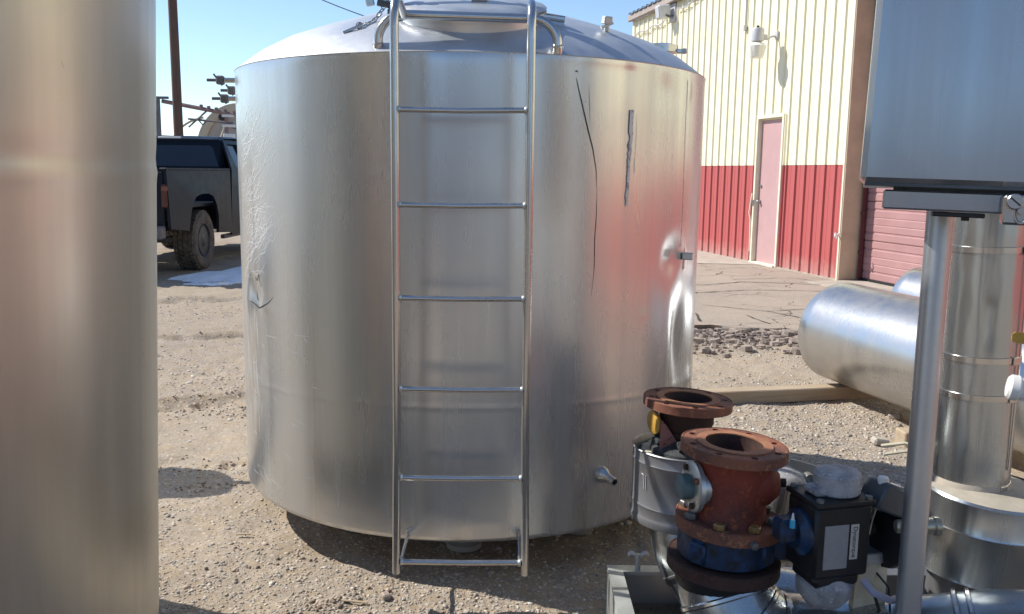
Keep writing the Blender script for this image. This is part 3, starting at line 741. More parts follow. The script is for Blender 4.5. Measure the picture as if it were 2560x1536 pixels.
# remains of a strip of tape
def tape():
    b = MB(); r = random.Random(8); zs = np.linspace(1.335, 1.67, 34); v = []
    for i, z in enumerate(zs):
        c = 36.3+.45*(z-1.5)/.17*.8; wl = .75; wr = .75
        if 1.50 < z < 1.60: wl = r.uniform(.0, .6); wr = r.uniform(.25, .7)
        elif z < 1.50: wl = r.uniform(.22, .5); wr = r.uniform(.25, .5)
        else: wl = .5; wr = r.uniform(.42, .52)
        v += [tp(c-wl, z, TR+.0025), tp(c+wr, z, TR+.003)]
    b.add(v, [(2*i, 2*i+1, 2*i+3, 2*i+2) for i in range(len(zs)-1)]); b.build('tape_residue', M_tape, tank, 0)
tape()
b = ribbon(dens([(38.2, 1.66), (38.3, 1.60), (38.1, 1.50), (38.2, 1.45)]), .0009); b2 = ribbon(dens([(37.9, 1.50), (38.0, 1.44)]), .0014); b.add(b2.v, b2.f); b.build('scratch', M_scr, tank, 0)
b = ribbon(dens([(56.8, 1.80), (57.0, 1.4), (57.3, 1.17)], 10), .0016, .0014, False); b.build('lap_seam', M_tape, tank, 0)
# field of fine wandering scratches on the left flank
def scratches():
    r = random.Random(21); b = MB()
    for k in range(95):
        z = 1.0+.66*r.random()**.9; t0 = -65+13*r.random(); t = t0; L = (18-15*max(0, z-1.45)/.3)*r.uniform(.35, 1); n = 14; p = []
        tgt = r.uniform(.15, .55)
        for i in range(n):
            p.append((t, z)); ang = tgt*(.7+.6*i/n)+r.gauss(0, .28)
            t += max(.2, L)/n*max(.1, math.cos(ang)); z += .0175*2.0*max(.3, L)/n*math.sin(ang)*.8
        b2 = ribbon(p, r.uniform(.0004, .0009)); b.add(b2.v, b2.f)
    for k in range(26):
        t = r.uniform(-60, -30); z = r.uniform(.2, .9); b2 = ribbon(dens([(t, z), (t+r.uniform(1, 5), z-r.uniform(-.01, .03))]), .0006); b.add(b2.v, b2.f)
    for k in range(30):
        t = r.uniform(-62, -52); z = r.uniform(.5, .92); b2 = ribbon(dens([(t, z), (t+r.uniform(-.6, .6), z-r.uniform(.06, .2))]), r.uniform(.0004, .001)); b.add(b2.v, b2.f)
    o = b.build('scuff_scratches', M_scr, tank, 0, 'bright wandering scuff marks on the left flank'); o['kind'] = 'stuff'
    b = MB()
    for p, w_ in (([(-56, .99), (-55, 1.03), (-53.5, 1.02), (-52.5, 1.05), (-51.5, 1.0), (-50.5, 1.02)], .0022), ([(-58.5, .93), (-56, .925), (-53, .915), (-50.5, .925), (-47.5, .945), (-45, .975)], .0028), ([(-55.5, .98), (-55, .95), (-53.5, .94)], .002), ([(-55.6, 1.5), (-55.2, 1.2), (-55, 1.0)], .0010)):
        b2 = ribbon(dens(p), w_); b.add(b2.v, b2.f)
    b.build('gouge', M_dark, tank, 0, 'dark gouge marks beside the left crumple')
scratches()
# manway: collar, lid, clamp bar and hardware
MA = Vector((0, -.29, .957)).normalized(); MC = Vector((-.16, 3.315, 0)); MC.z = dome_z((MC-Vector((TC.x, TC.y, 0))).length)-.022
b = MB(); b.lathe([(.262, -.06), (.262, .018), (.272, .020), (.272, .032), (.255, .034)], MC, MA, 72); b.build('manway_collar', M_dome, tank)
b = MB(); b.lathe([(.268, .036), (.272, .042), (.262, .050), (.20, .060), (.1, .066), (.001, .068)], MC, MA, 72); b.build('manway_lid', M_dome, tank)
ex = Vector((1, 0, 0)); ey = MA.cross(ex).normalized()
Rm = Matrix((ex, ey, MA)).transposed()
b = MB(); b.box(MC+MA*.128-ey*.03+ex*.02, (.60, .045, .014), Rm @ rot(0, .035, 0), .002); b.box(MC+MA*.095-ey*.03+ex*.03, (.06, .05, .055), Rm, .003); b.build('clamp_bar', M_tube, tank)
b = MB(); b.tube([MC+MA*.12+ex*-.1, MC+MA*.17+ex*-.05, MC+MA*.17+ex*.06, MC+MA*.12+ex*.1], .008, 8); b.build('lid_handle', M_tube, tank)
# hinge block and red knob at the left of the lid
b = MB(); b.box(MC+ex*-.265+MA*.10-ey*.02, (.055, .06, .05), Rm, .006); b.cyl(MC+ex*-.33+MA*.06-ey*.06, MC+ex*-.20+MA*.035-ey*.06, .013, 12); b.box(MC+ex*-.275+MA*.02-ey*.05, (.04, .05, .04), Rm, .004); b.build('hinge_block', M_greybox, tank)
b = MB(); b.lathe([(.004, 0), (.016, .004), (.018, .018), (.01, .026), (0.001, .027)], MC+ex*-.215+MA*.115-ey*.06, MA, 16); b.build('red_knob', M_redplastic, tank)
b = MB(); b.cyl(MC+ex*.26+MA*.02-ey*.06, MC+ex*.335+MA*.01-ey*.06, .012, 10); b.build('hinge_pin', M_tube, tank)
# chain with a toggle pin hanging on the dome
def chain():
    a = Vector((-.455, 3.28, 2.06)); c = Vector((-.548, 3.20, 0)); c.z = dome_z(math.hypot(c.x-TC.x, c.y-TC.y))+.010; n = 13; r0 = .011
    for i in range(n):
        u = i/(n-1); p = a.lerp(c, u)-Vector((0, 0, .03*math.sin(PI*u))); d = (c-a).normalized()
        up = Vector((0, -.5, 1)).normalized() if i % 2 else Vector((0, 1, .5)).normalized(); s = d.cross(up).normalized()
        q = MB(); ring = [p+d*(.0135*math.cos(t))+s*(.0062*math.sin(t)) for t in np.linspace(0, 2*PI, 12, endpoint=False)]
        q.tube(ring, .0021, 5, closed=True); q.build('chain_link', M_tube, tank)
    q = MB(); d2 = Vector((-.82, -.15, -.38)).normalized(); q.cyl(c+Vector((.01, 0, .004)), c+d2*.062, .0055, 8); q.tube([c+Vector((.0, 0, .0))+Vector((.012*math.cos(t), 0, .012*math.sin(t))) for t in np.linspace(0, 2*PI, 10, endpoint=False)], .002, 5, closed=True); q.build('toggle_pin', M_tube, tank)
    q = MB(); a = a+Vector((-.02, 0, .02)); q.box(a+Vector((-.02, 0, -.0)), (.028, .02, .036), rot(0, .2, 0), .003); q.box(a+Vector((-.048, 0, -.035)), (.03, .02, .03), rot(0, -.2, 0), .003); q.build('padlock_hasp', M_tube, tank)
chain()
b = MB(); cc = Vector((.335, 3.36, dome_z(.8)+.02)); cc.z = dome_z((Vector((cc.x, cc.y, 0))-Vector((TC.x, TC.y, 0))).length)
b.cyl(cc, cc+Vector((.0, -.008, .045)), .010, 12); b.box(cc+Vector((0, -.008, .038)), (.034, .026, .028), rot(.2, 0, .5), .003); b.cyl(cc+Vector((-.022, -.02, .01)), cc+Vector((.022, .0, .03)), .006, 8); b.build('vent_fitting', M_galv, tank)
# ferrule with a clamp on the far side of the dome
fc = Vector((.735, 4.6, 0)); 
b = MB(); b.cyl((fc.x, fc.y, 1.86), (fc.x, fc.y, 2.045), .055, 24); b.build('ferrule', M_tube, tank)
b = MB(); b.lathe([(.06, 0), (.088, .008), (.088, .042), (.06, .05), (.02, .052)], (fc.x, fc.y, 2.045), (0, 0, 1), 28); b.box((fc.x+.105, fc.y-.02, 2.06), (.05, .03, .022), rot(0, 0, -.2), .003); b.cyl((fc.x+.11, fc.y-.05, 2.055), (fc.x+.125, fc.y+.03, 2.07), .014, 8); b.cyl((fc.x-.11, fc.y, 2.05), (fc.x-.08, fc.y, 2.055), .012, 8); b.build('clamp', M_tube, tank)
# capped clamp ports on the left edge
for (zz, yy, L) in ((1.812, 3.78, .105), (1.785, 3.95, .09), (1.742, 3.85, .10)):
    x0 = TC.x-math.sqrt(max(0, 1-(yy-TC.y)**2))+.01
    b = MB(); b.cyl((x0, yy, zz), (x0-L*.55, yy, zz), .0105, 14); pt_ = b.build('clamp_port', M_tube, tank)
    b = MB(); b.box((x0-L*.72, yy, zz), (.03, .036, .036), None, .005); b.cyl((x0-L*.8, yy, zz), (x0-L*1.25, yy, zz), .0065, 8); b.cyl((x0-L*.95, yy-.01, zz+.024), (x0-L*.62, yy-.01, zz-.022), .004, 6); b.build('wing_clamp', M_iron, pt_)
# drain nozzle bottom right, square fitting right
b = MB(); n0 = tp(31.5, .352, .985); d = Vector((math.sin(math.radians(36)), -math.cos(math.radians(36)), -.12)).normalized()
b.lathe([(.030, 0), (.030, .025), (.026, .034), (.0155, .052), (.0155, .088), (.012, .089), (.012, .05)], n0, d, 24, cap=False); b.build('drain_nozzle', M_tube, tank)
b = MB(); n0 = tp(59.5, 1.13, .99); b.box(n0+Vector((.02, -.02, 0)), (.042, .026, .028), rot(0, 0, -.35), .003); b.box(n0+Vector((.008, -.004, -.012)), (.003, .008, .085), rot(0, 0, -.9), .001); b.build('square_fitting', M_galv, tank)
# handrail hoop over the ladder top
r_ = .088; zt = 1.962; y0 = 3.04; xa, xb = -.459, .142; X_ = Vector((1, 0, 0)); Z_ = Vector((0, 0, 1))
path = [Vector((xa, y0+.01, 1.83)), Vector((xa, y0, 1.86))]+arc((xa+r_, y0, zt-r_), X_, Z_, r_, PI, PI/2, 8)+arc((xb-r_, y0, zt-.008-r_), X_, Z_, r_, PI/2, 0, 8)+[Vector((xb, y0, 1.86)), Vector((xb, y0+.01, 1.83))]
b = MB(); b.tube(path, .0155, 16); b.build('handrail', M_tube, tank)
for x in (xa, xb):
    b = MB(); b.lathe([(.020, -.004), (.018, .003), (.0155, .007)], (x, y0+.004, 1.868), (0, 0, 1), 18, cap=False); b.build('weld_collar', M_tube, tank)
# ladder
LY = 2.80
def rail(x, ztop):
    p = [Vector((x-.006*(1 if x < 0 else -1), LY, .105)), Vector((x, LY, .6)), Vector((x, LY, 1.2)), Vector((x, LY, ztop-.10))]
    p += arc((x, LY+.085, ztop-.085), Vector((0, -1, 0)), Z_, .085, .25, PI/2+.1, 8)+[Vector((x, y0-.0, zt-.002))]
    b = MB(); b.tube(p, .0138, 16); return b
for x, zz in ((-.373, 1.985), (.049, 1.972)): rail(x, zz).build('ladder_rail', M_tube, tank)
for z in (.147, .443, .745, 1.045, 1.343, 1.638):
    b = MB(); b.tube([Vector((-.365, LY, z-.001)), Vector((-.16, LY, z-.0025)), Vector((.041, LY, z+.001))], .0092, 12); b.build('ladder_rung', M_tube, tank)
for z in (.147, .443, .745, 1.045, 1.343, 1.638):
    for x in (-.360, .036):
        b = MB(); b.lathe([(.013, -.004), (.0125, .001), (.0105, .004), (.009, .006)], (x, LY, z), (1 if x < 0 else -1, 0, 0), 12, cap=False); b.build('weld_bead', M_galv, tank)
for x in (-.362, .036):
    b = MB(); b.tube([Vector((x, LY+.005, .15)), Vector((x, LY+.06, .155)), Vector((x, 2.99, .165))], .006, 8); b.box((x, 2.985, .165), (.008, .03, .04), None, .002); b.build('standoff', M_tube, tank)

# ------------------------------------------------------------------ left foreground tank
LC = Vector((-1.955, 2.03, 0)); LR = 1.0
def left_tank():
    t = thing('steel_tank', 'tall brushed steel tank cropped by the left edge of the photograph', 'tank', (LC.x, LC.y, 0)); t.rotation_euler = (0, math.radians(2.5), 0)
    n = 600; zs = np.concatenate([[.17, .18, .20], np.linspace(.23, 3.2, 170)]); th = np.linspace(-180, 180, n, endpoint=False); T, Z = np.meshgrid(th, zs)
    a = np.radians(T)
    R = LR+.0012*np.sin(a*6+.5)+.0004*np.sin(a*19+Z*.8)+.0002*np.sin(a*37)+.003*(fbm(T*.04+9, Z*.9, 5)-.5)
    R += .0028*np.exp(-((Z-1.475)/.014)**2)-.0022*np.exp(-((Z-1.515)/.022)**2)
    R -= .006*np.exp(-((T-98)/4)**2-((Z-.36)/.05)**2)
    R[0] -= .05; R[1] -= .028; R[2] -= .008
    V = np.stack([R*np.sin(a), -R*np.cos(a), Z], -1).reshape(-1, 3); m = len(zs)
    i, j = np.meshgrid(np.arange(m-1), np.arange(n), indexing='ij'); k = (j+1) % n
    Q = np.stack([i*n+j, i*n+k, (i+1)*n+k, (i+1)*n+j], -1).reshape(-1, 4)
    npmesh('shell', V, Q, M_shell2, parent=t)
    b = MB(); b.lathe([(1.0, 3.2), (.9, 3.3), (.5, 3.42), (.01, 3.47)], (LC.x, LC.y, 0), (0, 0, 1), 64); b.build('dome', M_dome, t)
    b = MB(); b.lathe([(.01, .1), (.6, .12), (.95, .17)], (LC.x, LC.y, 0), (0, 0, 1), 64); b.build('bottom', M_tube, t)
    for k in range(4):
        a = PI/4+k*PI/2; b = MB(); b.cyl((LC.x+.75*math.cos(a), LC.y+.75*math.sin(a), -.02), (LC.x+.75*math.cos(a), LC.y+.75*math.sin(a), .14), .045, 16); b.build('leg', M_galv, t)
    r = random.Random(3)
    def rb(p, wd, mt, nm):
        b = MB(); v = []
        for i, (tt, z) in enumerate(p):
            a = math.radians(tt); a2 = math.radians(tt)+wd; v += [Vector((LC.x+1.004*math.sin(a), LC.y-1.004*math.cos(a), z)), Vector((LC.x+1.004*math.sin(a2), LC.y-1.004*math.cos(a2), z))]
        b.add(v, [(2*i, 2*i+1, 2*i+3, 2*i+2) for i in range(len(p)-1)]); b.build(nm, mt, t, 0)
    rb([(96, .24), (96, 1.0), (96, 2.0), (96, 3.1)], .0016, M_tape, 'lap_seam')
    rb([(77, 1.70), (77.2, 1.69), (77.5, 1.685)], .0007, M_dark, 'scratch')
left_tank()

# ------------------------------------------------------------------ pickup truck
def truck():
    t = thing('pickup_truck', 'dark charcoal lifted pickup truck with muddy oversized tyres', 'truck', (-5.40, 12.55, 0), 0, local=True)
    hd = math.radians(1.0); t.rotation_euler = (0, 0, PI/2-hd)     # local x = forward
    def fy(s): # tumblehome of the body side
        def g(p):
            z = p.z; yy = p.y; k = 1-.045*max(0, (z-1.0)/.45)**2-.05*max(0, (.75-z)/.35)**2
            return Vector((p.x, yy*k, z))
        return g
    arch = [(-.60, .60), (-.55, .80), (-.47, .95), (-.33, 1.05), (-.12, 1.085), (.15, 1.085), (.34, 1.04), (.46, .92), (.53, .75), (.58, .50)]
    bed = [(-1.22, 1.41), (-1.22, .66)]+arch+[(1.20, .46), (1.20, 1.41)]
    cabl = [(1.225, .44), (3.0, .42), (3.0, 1.43), (1.225, 1.43)]
    for sg in (-1, 1):
        b = MB(); y = sg*1.0
        b.plate(bed, [], .04, (0, y+(.04 if sg > 0 else 0), 0), (1, 0, 0), (0, 0, 1), fy(1)); b.build('bed_side', M_car, t)
    b = MB(); b.box((-1.20, 0, 1.03), (.05, 1.90, .72), None, .012); tg = b.build('tailgate', M_car, t)
    b = MB(); b.box((-1.235, 0, 1.2), (.02, .25, .06), None, .005); b.build('handle', M_black, tg)
    b = MB(); b.box((-1.32, 0, .62), (.16, 1.95, .17), None, .02); b.build('rear_bumper', M_iron, t)
    b = MB(); b.box((0, 0, .92), (2.36, 1.86, .04)); b.box((1.16, 0, 1.15), (.04, 1.86, .5)); b.build('bed_floor', M_car, t)
    for sg in (-1, 1):
        b = MB(); b.box((0, sg*.955, 1.425), (2.42, .09, .03), None, .008); b.build('bed_rail', M_black, t)
        b = MB(); b.box((-1.19, sg*.965, 1.08), (.11, .085, .30), None, .014); tl = b.build('tail_light', M_tail, t)
        b = MB(); b.box((-1.19, sg*.967, 1.175), (.112, .087, .08), None, .014); b.build('amber_lens', M_amberl, tl)
    # cab: body side panels, pillars with window openings
    zb = 1.43; zr = 1.86
    def gy(z): return .985-.19*max(0, (z-1.43)/.45)
    for sg in (-1, 1):
        def fn(p, sg=sg):
            z = p.z; lean = (.985-gy(z)); base = abs(p.y); return Vector((p.x, sg*(base-lean-.03*max(0, (.7-z)/.3)), z))
        b = MB(); o_ = (0, -.985, 0)
        side = [(1.24, .42), (4.1, .42), (4.1, 1.40), (3.35, 1.43), (2.85, 1.86), (1.42, 1.88), (1.24, 1.43)]
        w1 = [(1.52, 1.46), (1.50, 1.78), (1.56, 1.82), (1.98, 1.82), (2.02, 1.46)]
        w2 = [(2.12, 1.46), (2.10, 1.82), (2.76, 1.82), (3.16, 1.47)]
        b.plate(side, [w1, w2], .03, o_, (1, 0, 0), (0, 0, 1), fn); b.build('cab_side', M_car, t)
        for wv in (w1, w2):
            b = MB(); b.plate([(x, z) for x, z in wv], [], .012, (0, -.968, 0), (1, 0, 0), (0, 0, 1), fn); b.build('side_window', M_glass, t)
        for xs in (2.06, 3.2):
            b = MB(); b.plate([(xs, .47), (xs+.012, .47), (xs+.012, 1.44), (xs, 1.44)], [], .006, (0, -.992, 0), (1, 0, 0), (0, 0, 1), fn); b.build('door_gap', M_black, t)
        b = MB(); b.box((3.05, sg*1.08, 1.5), (.1, .2, .16), None, .03); b.build('wing_mirror', M_black, t)
    # rear face of the cab with its window, roof
    lean = .18/.45
    def fr(p): z = p.z; return Vector((p.x+lean*max(0, z-1.43), p.y*(1 if z < 1.43 else gy(z)/.985), z))
    b = MB(); b.plate([(-.985, .5), (.985, .5), (.985, 1.86), (.9, 1.885), (-.9, 1.885), (-.985, 1.86)], [[(-.82, 1.47), (.82, 1.47), (.80, 1.76), (.74, 1.80), (-.74, 1.80), (-.80, 1.76)]], .03, (1.24, 0, 0), (0, 1, 0), (0, 0, 1), fr); b.build('cab_back', M_car, t)
    b = MB(); b.plate([(-.82, 1.47), (.82, 1.47), (.80, 1.76), (.74, 1.80), (-.74, 1.80), (-.80, 1.76)], [], .01, (1.25, 0, 0), (0, 1, 0), (0, 0, 1), fr); b.build('rear_window', M_glass, t)
    b = MB(); v = []; f = []
    xs = [1.40, 1.55, 2.1, 2.7, 2.9]; zz = [1.885, 1.93, 1.95, 1.93, 1.87]
    ys = [-.80, -.74, -.6, -.3, 0, .3, .6, .74, .80]; dz = [-.03, -.005, .0, .008, .01, .008, .0, -.005, -.03]
    for x, z in zip(xs, zz):
        for y, d_ in zip(ys, dz): v.append((x, y, z+d_))
    for i in range(4):
        for j in range(8): a = i*9+j; f.append((a, a+9, a+10, a+1))
    b.add(v, f); b.box((1.95, 0, 1.87), (1.1, 1.55, .03)); b.build('roof', M_car, t)
    b = MB(); b.box((1.42, 0, 1.905), (.04, .36, .03), None, .008); b.build('high_brake_light', M_wpaint, t)
    b = MB(); b.add([(2.85, -.78, 1.86), (2.85, .78, 1.86), (3.4, .9, 1.43), (3.4, -.9, 1.43)], [(0, 1, 2, 3)]); b.build('windscreen', M_glass, t)
    b = MB(); b.box((4.0, 0, 1.2), (1.5, 1.8, .38), None, .08); b.box((4.2, 0, .85), (1.1, 1.9, .5), None, .05); b.build('bonnet', M_car, t)
    b = MB(); b.box((4.85, 0, .7), (.2, 1.95, .22), None, .04); b.build('front_bumper', M_chrome, t)
    b = MB(); b.box((1.9, .9, .40), (1.7, .06, .06)); b.box((1.9, -.9, .40), (1.7, .06, .06)); b.box((1.2, .45, .62), (5.6, .08, .14)); b.box((1.2, -.45, .62), (5.6, .08, .14)); b.cyl((0, -.8, .43), (0, .8, .43), .05, 10); b.lathe([(.03, -.13), (.13, 0), (.03, .13)], (0, 0, .43), (1, 0, 0), 14); b.build('chassis', M_iron, t)
    # seats and head restraints seen through the rear glass
    def wheel(x, y, sg):
        R_ = .425; W_ = .32; b = MB()
        pr = [(.235, -W_/2+.02), (.30, -W_/2), (.38, -W_/2+.005), (R_-.015, -W_/2+.03), (R_-.012, 0), (R_-.015, W_/2-.03), (.38, W_/2-.005), (.30, W_/2), (.235, W_/2-.02)]
        b.lathe(pr, (x, y, R_), (0, 1, 0), 48, cap=False)
        for k in range(36):
            a = 2*PI*k/36
            for q, yo in enumerate((-.105, -.035, .035, .105)):
                aa = a+(.07 if q % 2 else 0); c = Vector((x+(R_-.006)*math.cos(aa), y+yo, R_+(R_-.006)*math.sin(aa)))
                b.box(c, (.022, .056, .05), rot(0, -aa, 0))
        wh = b.build('wheel', M_tyre, t)
        b = MB(); o_ = Vector((x, y, R_)); ax = Vector((0, sg, 0))
        b.lathe([(.24, W_/2-.03), (.225, W_/2-.01), (.20, W_/2-.05), (.12, W_/2-.07), (.09, W_/2-.03), (.05, W_/2-.02), (.001, W_/2-.02)], o_, ax, 32); rm = b.build('rim', M_rim, wh)
    for x in (0, 3.55):
        for sg in (-1, 1): wheel(x, sg*(.86), sg)
    return t
truck()

# snow left in the shade of the truck
def snow_patch(poly, h, name_label, seed):
    cx = sum(p[0] for p in poly)/len(poly); cy = sum(p[1] for p in poly)/len(poly); n = 64; m = 12
    P_ = [Vector(p) for p in poly]; k = len(P_); v = [(cx, cy, h+.01)]; f = []
    r = random.Random(seed); ph = [r.uniform(0, 6) for _ in range(5)]
    for j in range(1, m+1):
        u = j/m
        for i in range(n):
            s = i/n*k; a = P_[int(s) % k]; b_ = P_[(int(s)+1) % k]; q = a.lerp(b_, s-int(s))
            w_ = 1+.05*math.sin(i*.9+ph[0])+.04*math.sin(i*2.1+ph[1]); x = cx+(q.x-cx)*u*w_; y = cy+(q.y-cy)*u*w_
            z = h*(1-u**2.2)*(1+.25*math.sin(x*7+ph[2])*math.sin(y*6+ph[3])); g = float(ground_h(np.array(x), np.array(y)))
            v.append((x, y, z+(g if u > .6 else g*u)+(.006 if j < m else -.03)))
    for i in range(n): f.append((0, 1+i, 1+(i+1) % n))
    for j in range(m-1):
        for i in range(n): a = 1+j*n+i; c = 1+j*n+(i+1) % n; f.append((a, a+n, c+n, c))
    b = MB(); b.add(v, f); o = b.build('snow', M_snow, None, 80); tag(o, name_label, 'snow', kind='stuff')
ORG = Vector((0, 0, 0))
snow_patch([(-4.55, 11.3), (-4.1, 11.75), (-3.95, 12.5), (-3.5, 13.3), (-2.6, 13.9), (-2.0, 12.5), (-2.4, 11.15), (-3.4, 11.15), (-4.0, 11.18)], .12, 'shaded bluish snow patch beside the truck wheel', 2)
snow_patch([(-4.2, 10.95), (-3.95, 11.08), (-3.6, 11.1), (-3.35, 10.98), (-3.7, 10.88)], .012, 'small sunlit scrap of snow in front of the bigger patch', 5)

# ------------------------------------------------------------------ far yard on the left
def far_stuff():
    b = MB(); b.tube([(-10.49, 28.0, -.1), (-10.5, 28.0, 5), (-10.52, 28.0, 9.5)], [.150, .138, .125], 20); o = b.build('utility_pole', M_pole); tag(o, 'brown wooden utility pole rising behind the pickup truck', 'pole')
    b = MB(); b.tube([(-13.5+7.5*u, 40, 11.3-4.6*u+1.2*u*u) for u in np.linspace(0, 1.6, 24)], .022, 5); o = b.build('overhead_wire', M_iron); tag(o, 'thin overhead wire slanting down across the sky', 'wire')
    c = Vector((-10.75, 35, 2.17)); t = thing('storage_tank', 'beige horizontal storage tank seen end-on beyond the truck', 'tank', (c.x, c.y, 0))
    ax = Vector((.12, 1, 0)).normalized()
    b = MB(); b.lathe([(1.76, .3), (1.75, 6)], c, ax, 72); b.build('barrel', M_beige, t)
    b = MB(); b.lathe([(1.46, .32), (1.45, .06), (1.52, 0), (1.77, 0), (1.79, .05), (1.79, .3), (1.75, .32)], c, ax, 72, cap=False); rg = b.build('end_ring', M_beige, t)
    b = MB(); b.lathe([(.001, .02), (.8, .05), (1.47, .12)], c, ax, 72, cap=False); hd_ = b.build('tank_head', M_dullgrey, t)
    b = MB(); b.lathe([(.13, 0), (.13, .18), (.001, .19)], c+Vector((-.62, -.15, 1.22)), ax, 16); b.build('port', M_black, hd_)
    b = MB(); b.tube([c+Vector((.12+.10*math.cos(a), -.03, .72+.10*math.sin(a))) for a in np.linspace(0, 2*PI, 16, endpoint=False)], .03, 6, closed=True); b.tube([c+Vector((-.55, -.02, .93)), c+Vector((.02, -.02, .74))], .02, 6); b.build('lifting_ring', M_iron, hd_)
    for s in (.8, 4.5):
        b = MB(); b.box(c+ax*s+Vector((0, 0, -1.75)), (2.6, .3, .9)); b.build('saddle', M_iron, t)
    # steel gantry frame
    t = thing('steel_gantry', 'dark steel gantry frame with pinkish beams behind the utility pole', 'gantry', (-11.9, 30, 0))
    b = MB(); b.box((-11.9, 30, 1.86), (.13, .13, 3.72), None, .01); b.build('post', M_iron, t)
    b = MB(); b.tube([(-11.75, 30, 3.62), (-9.2, 30, 3.17)], .07, 6); b.build('upper_beam', M_pinkiron, t)
    b = MB(); b.tube([(-10.9, 30, 3.05), (-9.4, 30, 2.92)], .035, 6); b.build('lower_beam', M_iron, t)
    b = MB(); b.tube([(-10.9, 30, 2.78), (-10.2, 30, 3.38)], .03, 6); b.tube([(-10.55, 30, 3.0), (-10.42, 30, 2.86), (-10.3, 30, 2.98)], .025, 6); b.build('brace', M_iron, t)
    b = MB()
    b.box((-11.75, 30, 3.73), (.42, .12, .08)); b.build('mast_cap', M_iron, t)
    for x in (-11.25, -10.45, -10.2, -9.95, -9.65, -9.35):
        q = MB(); z = 3.62-(x+11.75)*.176; q.box((x, 30, z+.09), (.10, .08, .09), None, .01); q.build('bracket', M_pinkiron, t)
    b = MB(); b.tube([Vector((-10.2+1.45*math.cos(a)-.1, 30.5, 1.9+1.25*math.sin(a))) for a in np.linspace(PI, PI*.56, 14)], .04, 6); o = b.build('bent_hoop', M_beige, t)
    t = thing('white_stand', 'white post with crossbars and a slanted brace at the tank edge', 'stand', (-9.62, 30, 0))
    b = MB(); b.box((-9.62, 30, 1.6), (.10, .10, 3.2)); b.build('post', M_pinkiron, t)
    for z in (3.17, 2.84): b = MB(); b.box((-9.55, 30, z), (.42, .12, .09), None, .01); b.build('crossbar', M_wpaint, t)
    b = MB(); b.tube([(-9.70, 30, 2.82), (-9.95, 30, 2.25)], .025, 6); b.build('brace', M_trim, t)
    b = MB(); b.box((-9.55, 30, 2.4), (.34, .25, .36), None, .02); b.build('box', M_wpaint, t)
    global ORG
    ORG = Vector((0, 0, 0))
    # low rubble berm behind the truck and a stake
    r = np.random.default_rng(4); n = 900; x = r.uniform(-8, 2, n); y = r.normal(21, .6, n); s = r.uniform(.05, .16, n)
    o = scatter_stones('rubble_berm', np.stack([x, y, .02+.25*np.exp(-((y-21)/.7)**2)+0*x], -1), s, M_peb, 6); o['label'] = 'low line of grey rubble beyond the pickup truck'
    b = MB(); b.box((-5.3, 19.0, .25), (.05, .05, .5), None, .005); o = b.build('stake', M_wpaint); tag(o, 'short white stake standing beyond the truck', 'stake')
    # distant hills, all round
    n = 360; v = []; rr = [760, 900, 1150]
    for k, R_ in enumerate(rr):
        for i in range(n):
            a = 2*PI*i/n; h = (18+30*float(fbm(np.array(math.sin(a)*6+7), np.array(math.cos(a)*6+7), 51, 5)))*(0, 1, 1.5)[k]; v.append((R_*math.sin(a), R_*math.cos(a), h-2))
    b = MB(); b.add(v, [(k*n+i, (k+1)*n+i, (k+1)*n+(i+1) % n, k*n+(i+1) % n) for k in range(2) for i in range(n)]); o = b.build('hills', M_hill, None, 60); tag(o, kind='structure')
far_stuff()

# ------------------------------------------------------------------ timbers and lying steel pipes on the right
def timber(a, c, w_, h, lab, zb=0.0, end=None):
    a = Vector(a); c = Vector(c); d = (c-a); L = d.length; ang = math.atan2(d.y, d.x)
    b = MB(); b.box((0, 0, h/2), (L, w_, h), None, .006); global ORG; ORG = Vector((0, 0, 0))
    o = b.build('timber_beam', M_timber); o.location = ((a.x+c.x)/2, (a.y+c.y)/2, zb); o.rotation_euler = (0, 0, ang); tag(o, lab, 'timber', 'timber skids under the lying pipes')
timber((1.05, 5.42, 0), (2.75, 5.78, 0), .11, .088, 'long pale timber beam under the end of the front lying pipe')
timber((2.12, 4.63, 0), (3.3, 4.75, 0), .11, .088, 'short timber beam under the lying pipe behind the grey pole')
timber((2.45, 5.76, 0), (4.6, 6.2, 0), .11, .086, 'timber beam carrying the rear lying pipe', 0)
def lying(p0, p1, r, lab, extra=False):
    p0 = Vector(p0); p1 = Vector(p1); t = thing('lying_pipe', lab, 'pipe', p0, 0, 'steel pipes lying on timbers')
    d = p1-p0; L = d.length; b = MB(); n = 26
    pr = [(r-.012, .01), (r-.004, 0), (r, .008)]+[(r, L*i/n) for i in range(1, n+1)]
    b.lathe(pr, p0, d, 128, cap=False); b.build('pipe_shell', M_lying, t)
    b = MB(); b.lathe([(.001, .05), (r*.6, .04), (r-.02, .02), (r-.012, .004)], p0, d, 64, cap=False); b.build('end_cap', M_lying, t)
lying((2.20, 5.80, .424), (2.82, 3.55, .41), .328, 'large shiny steel pipe lying on timbers, its near end to the left')
lying((3.50, 7.50, .385), (4.13, 5.25, .385), .305, 'shiny steel pipe lying behind the front one by the garage door')

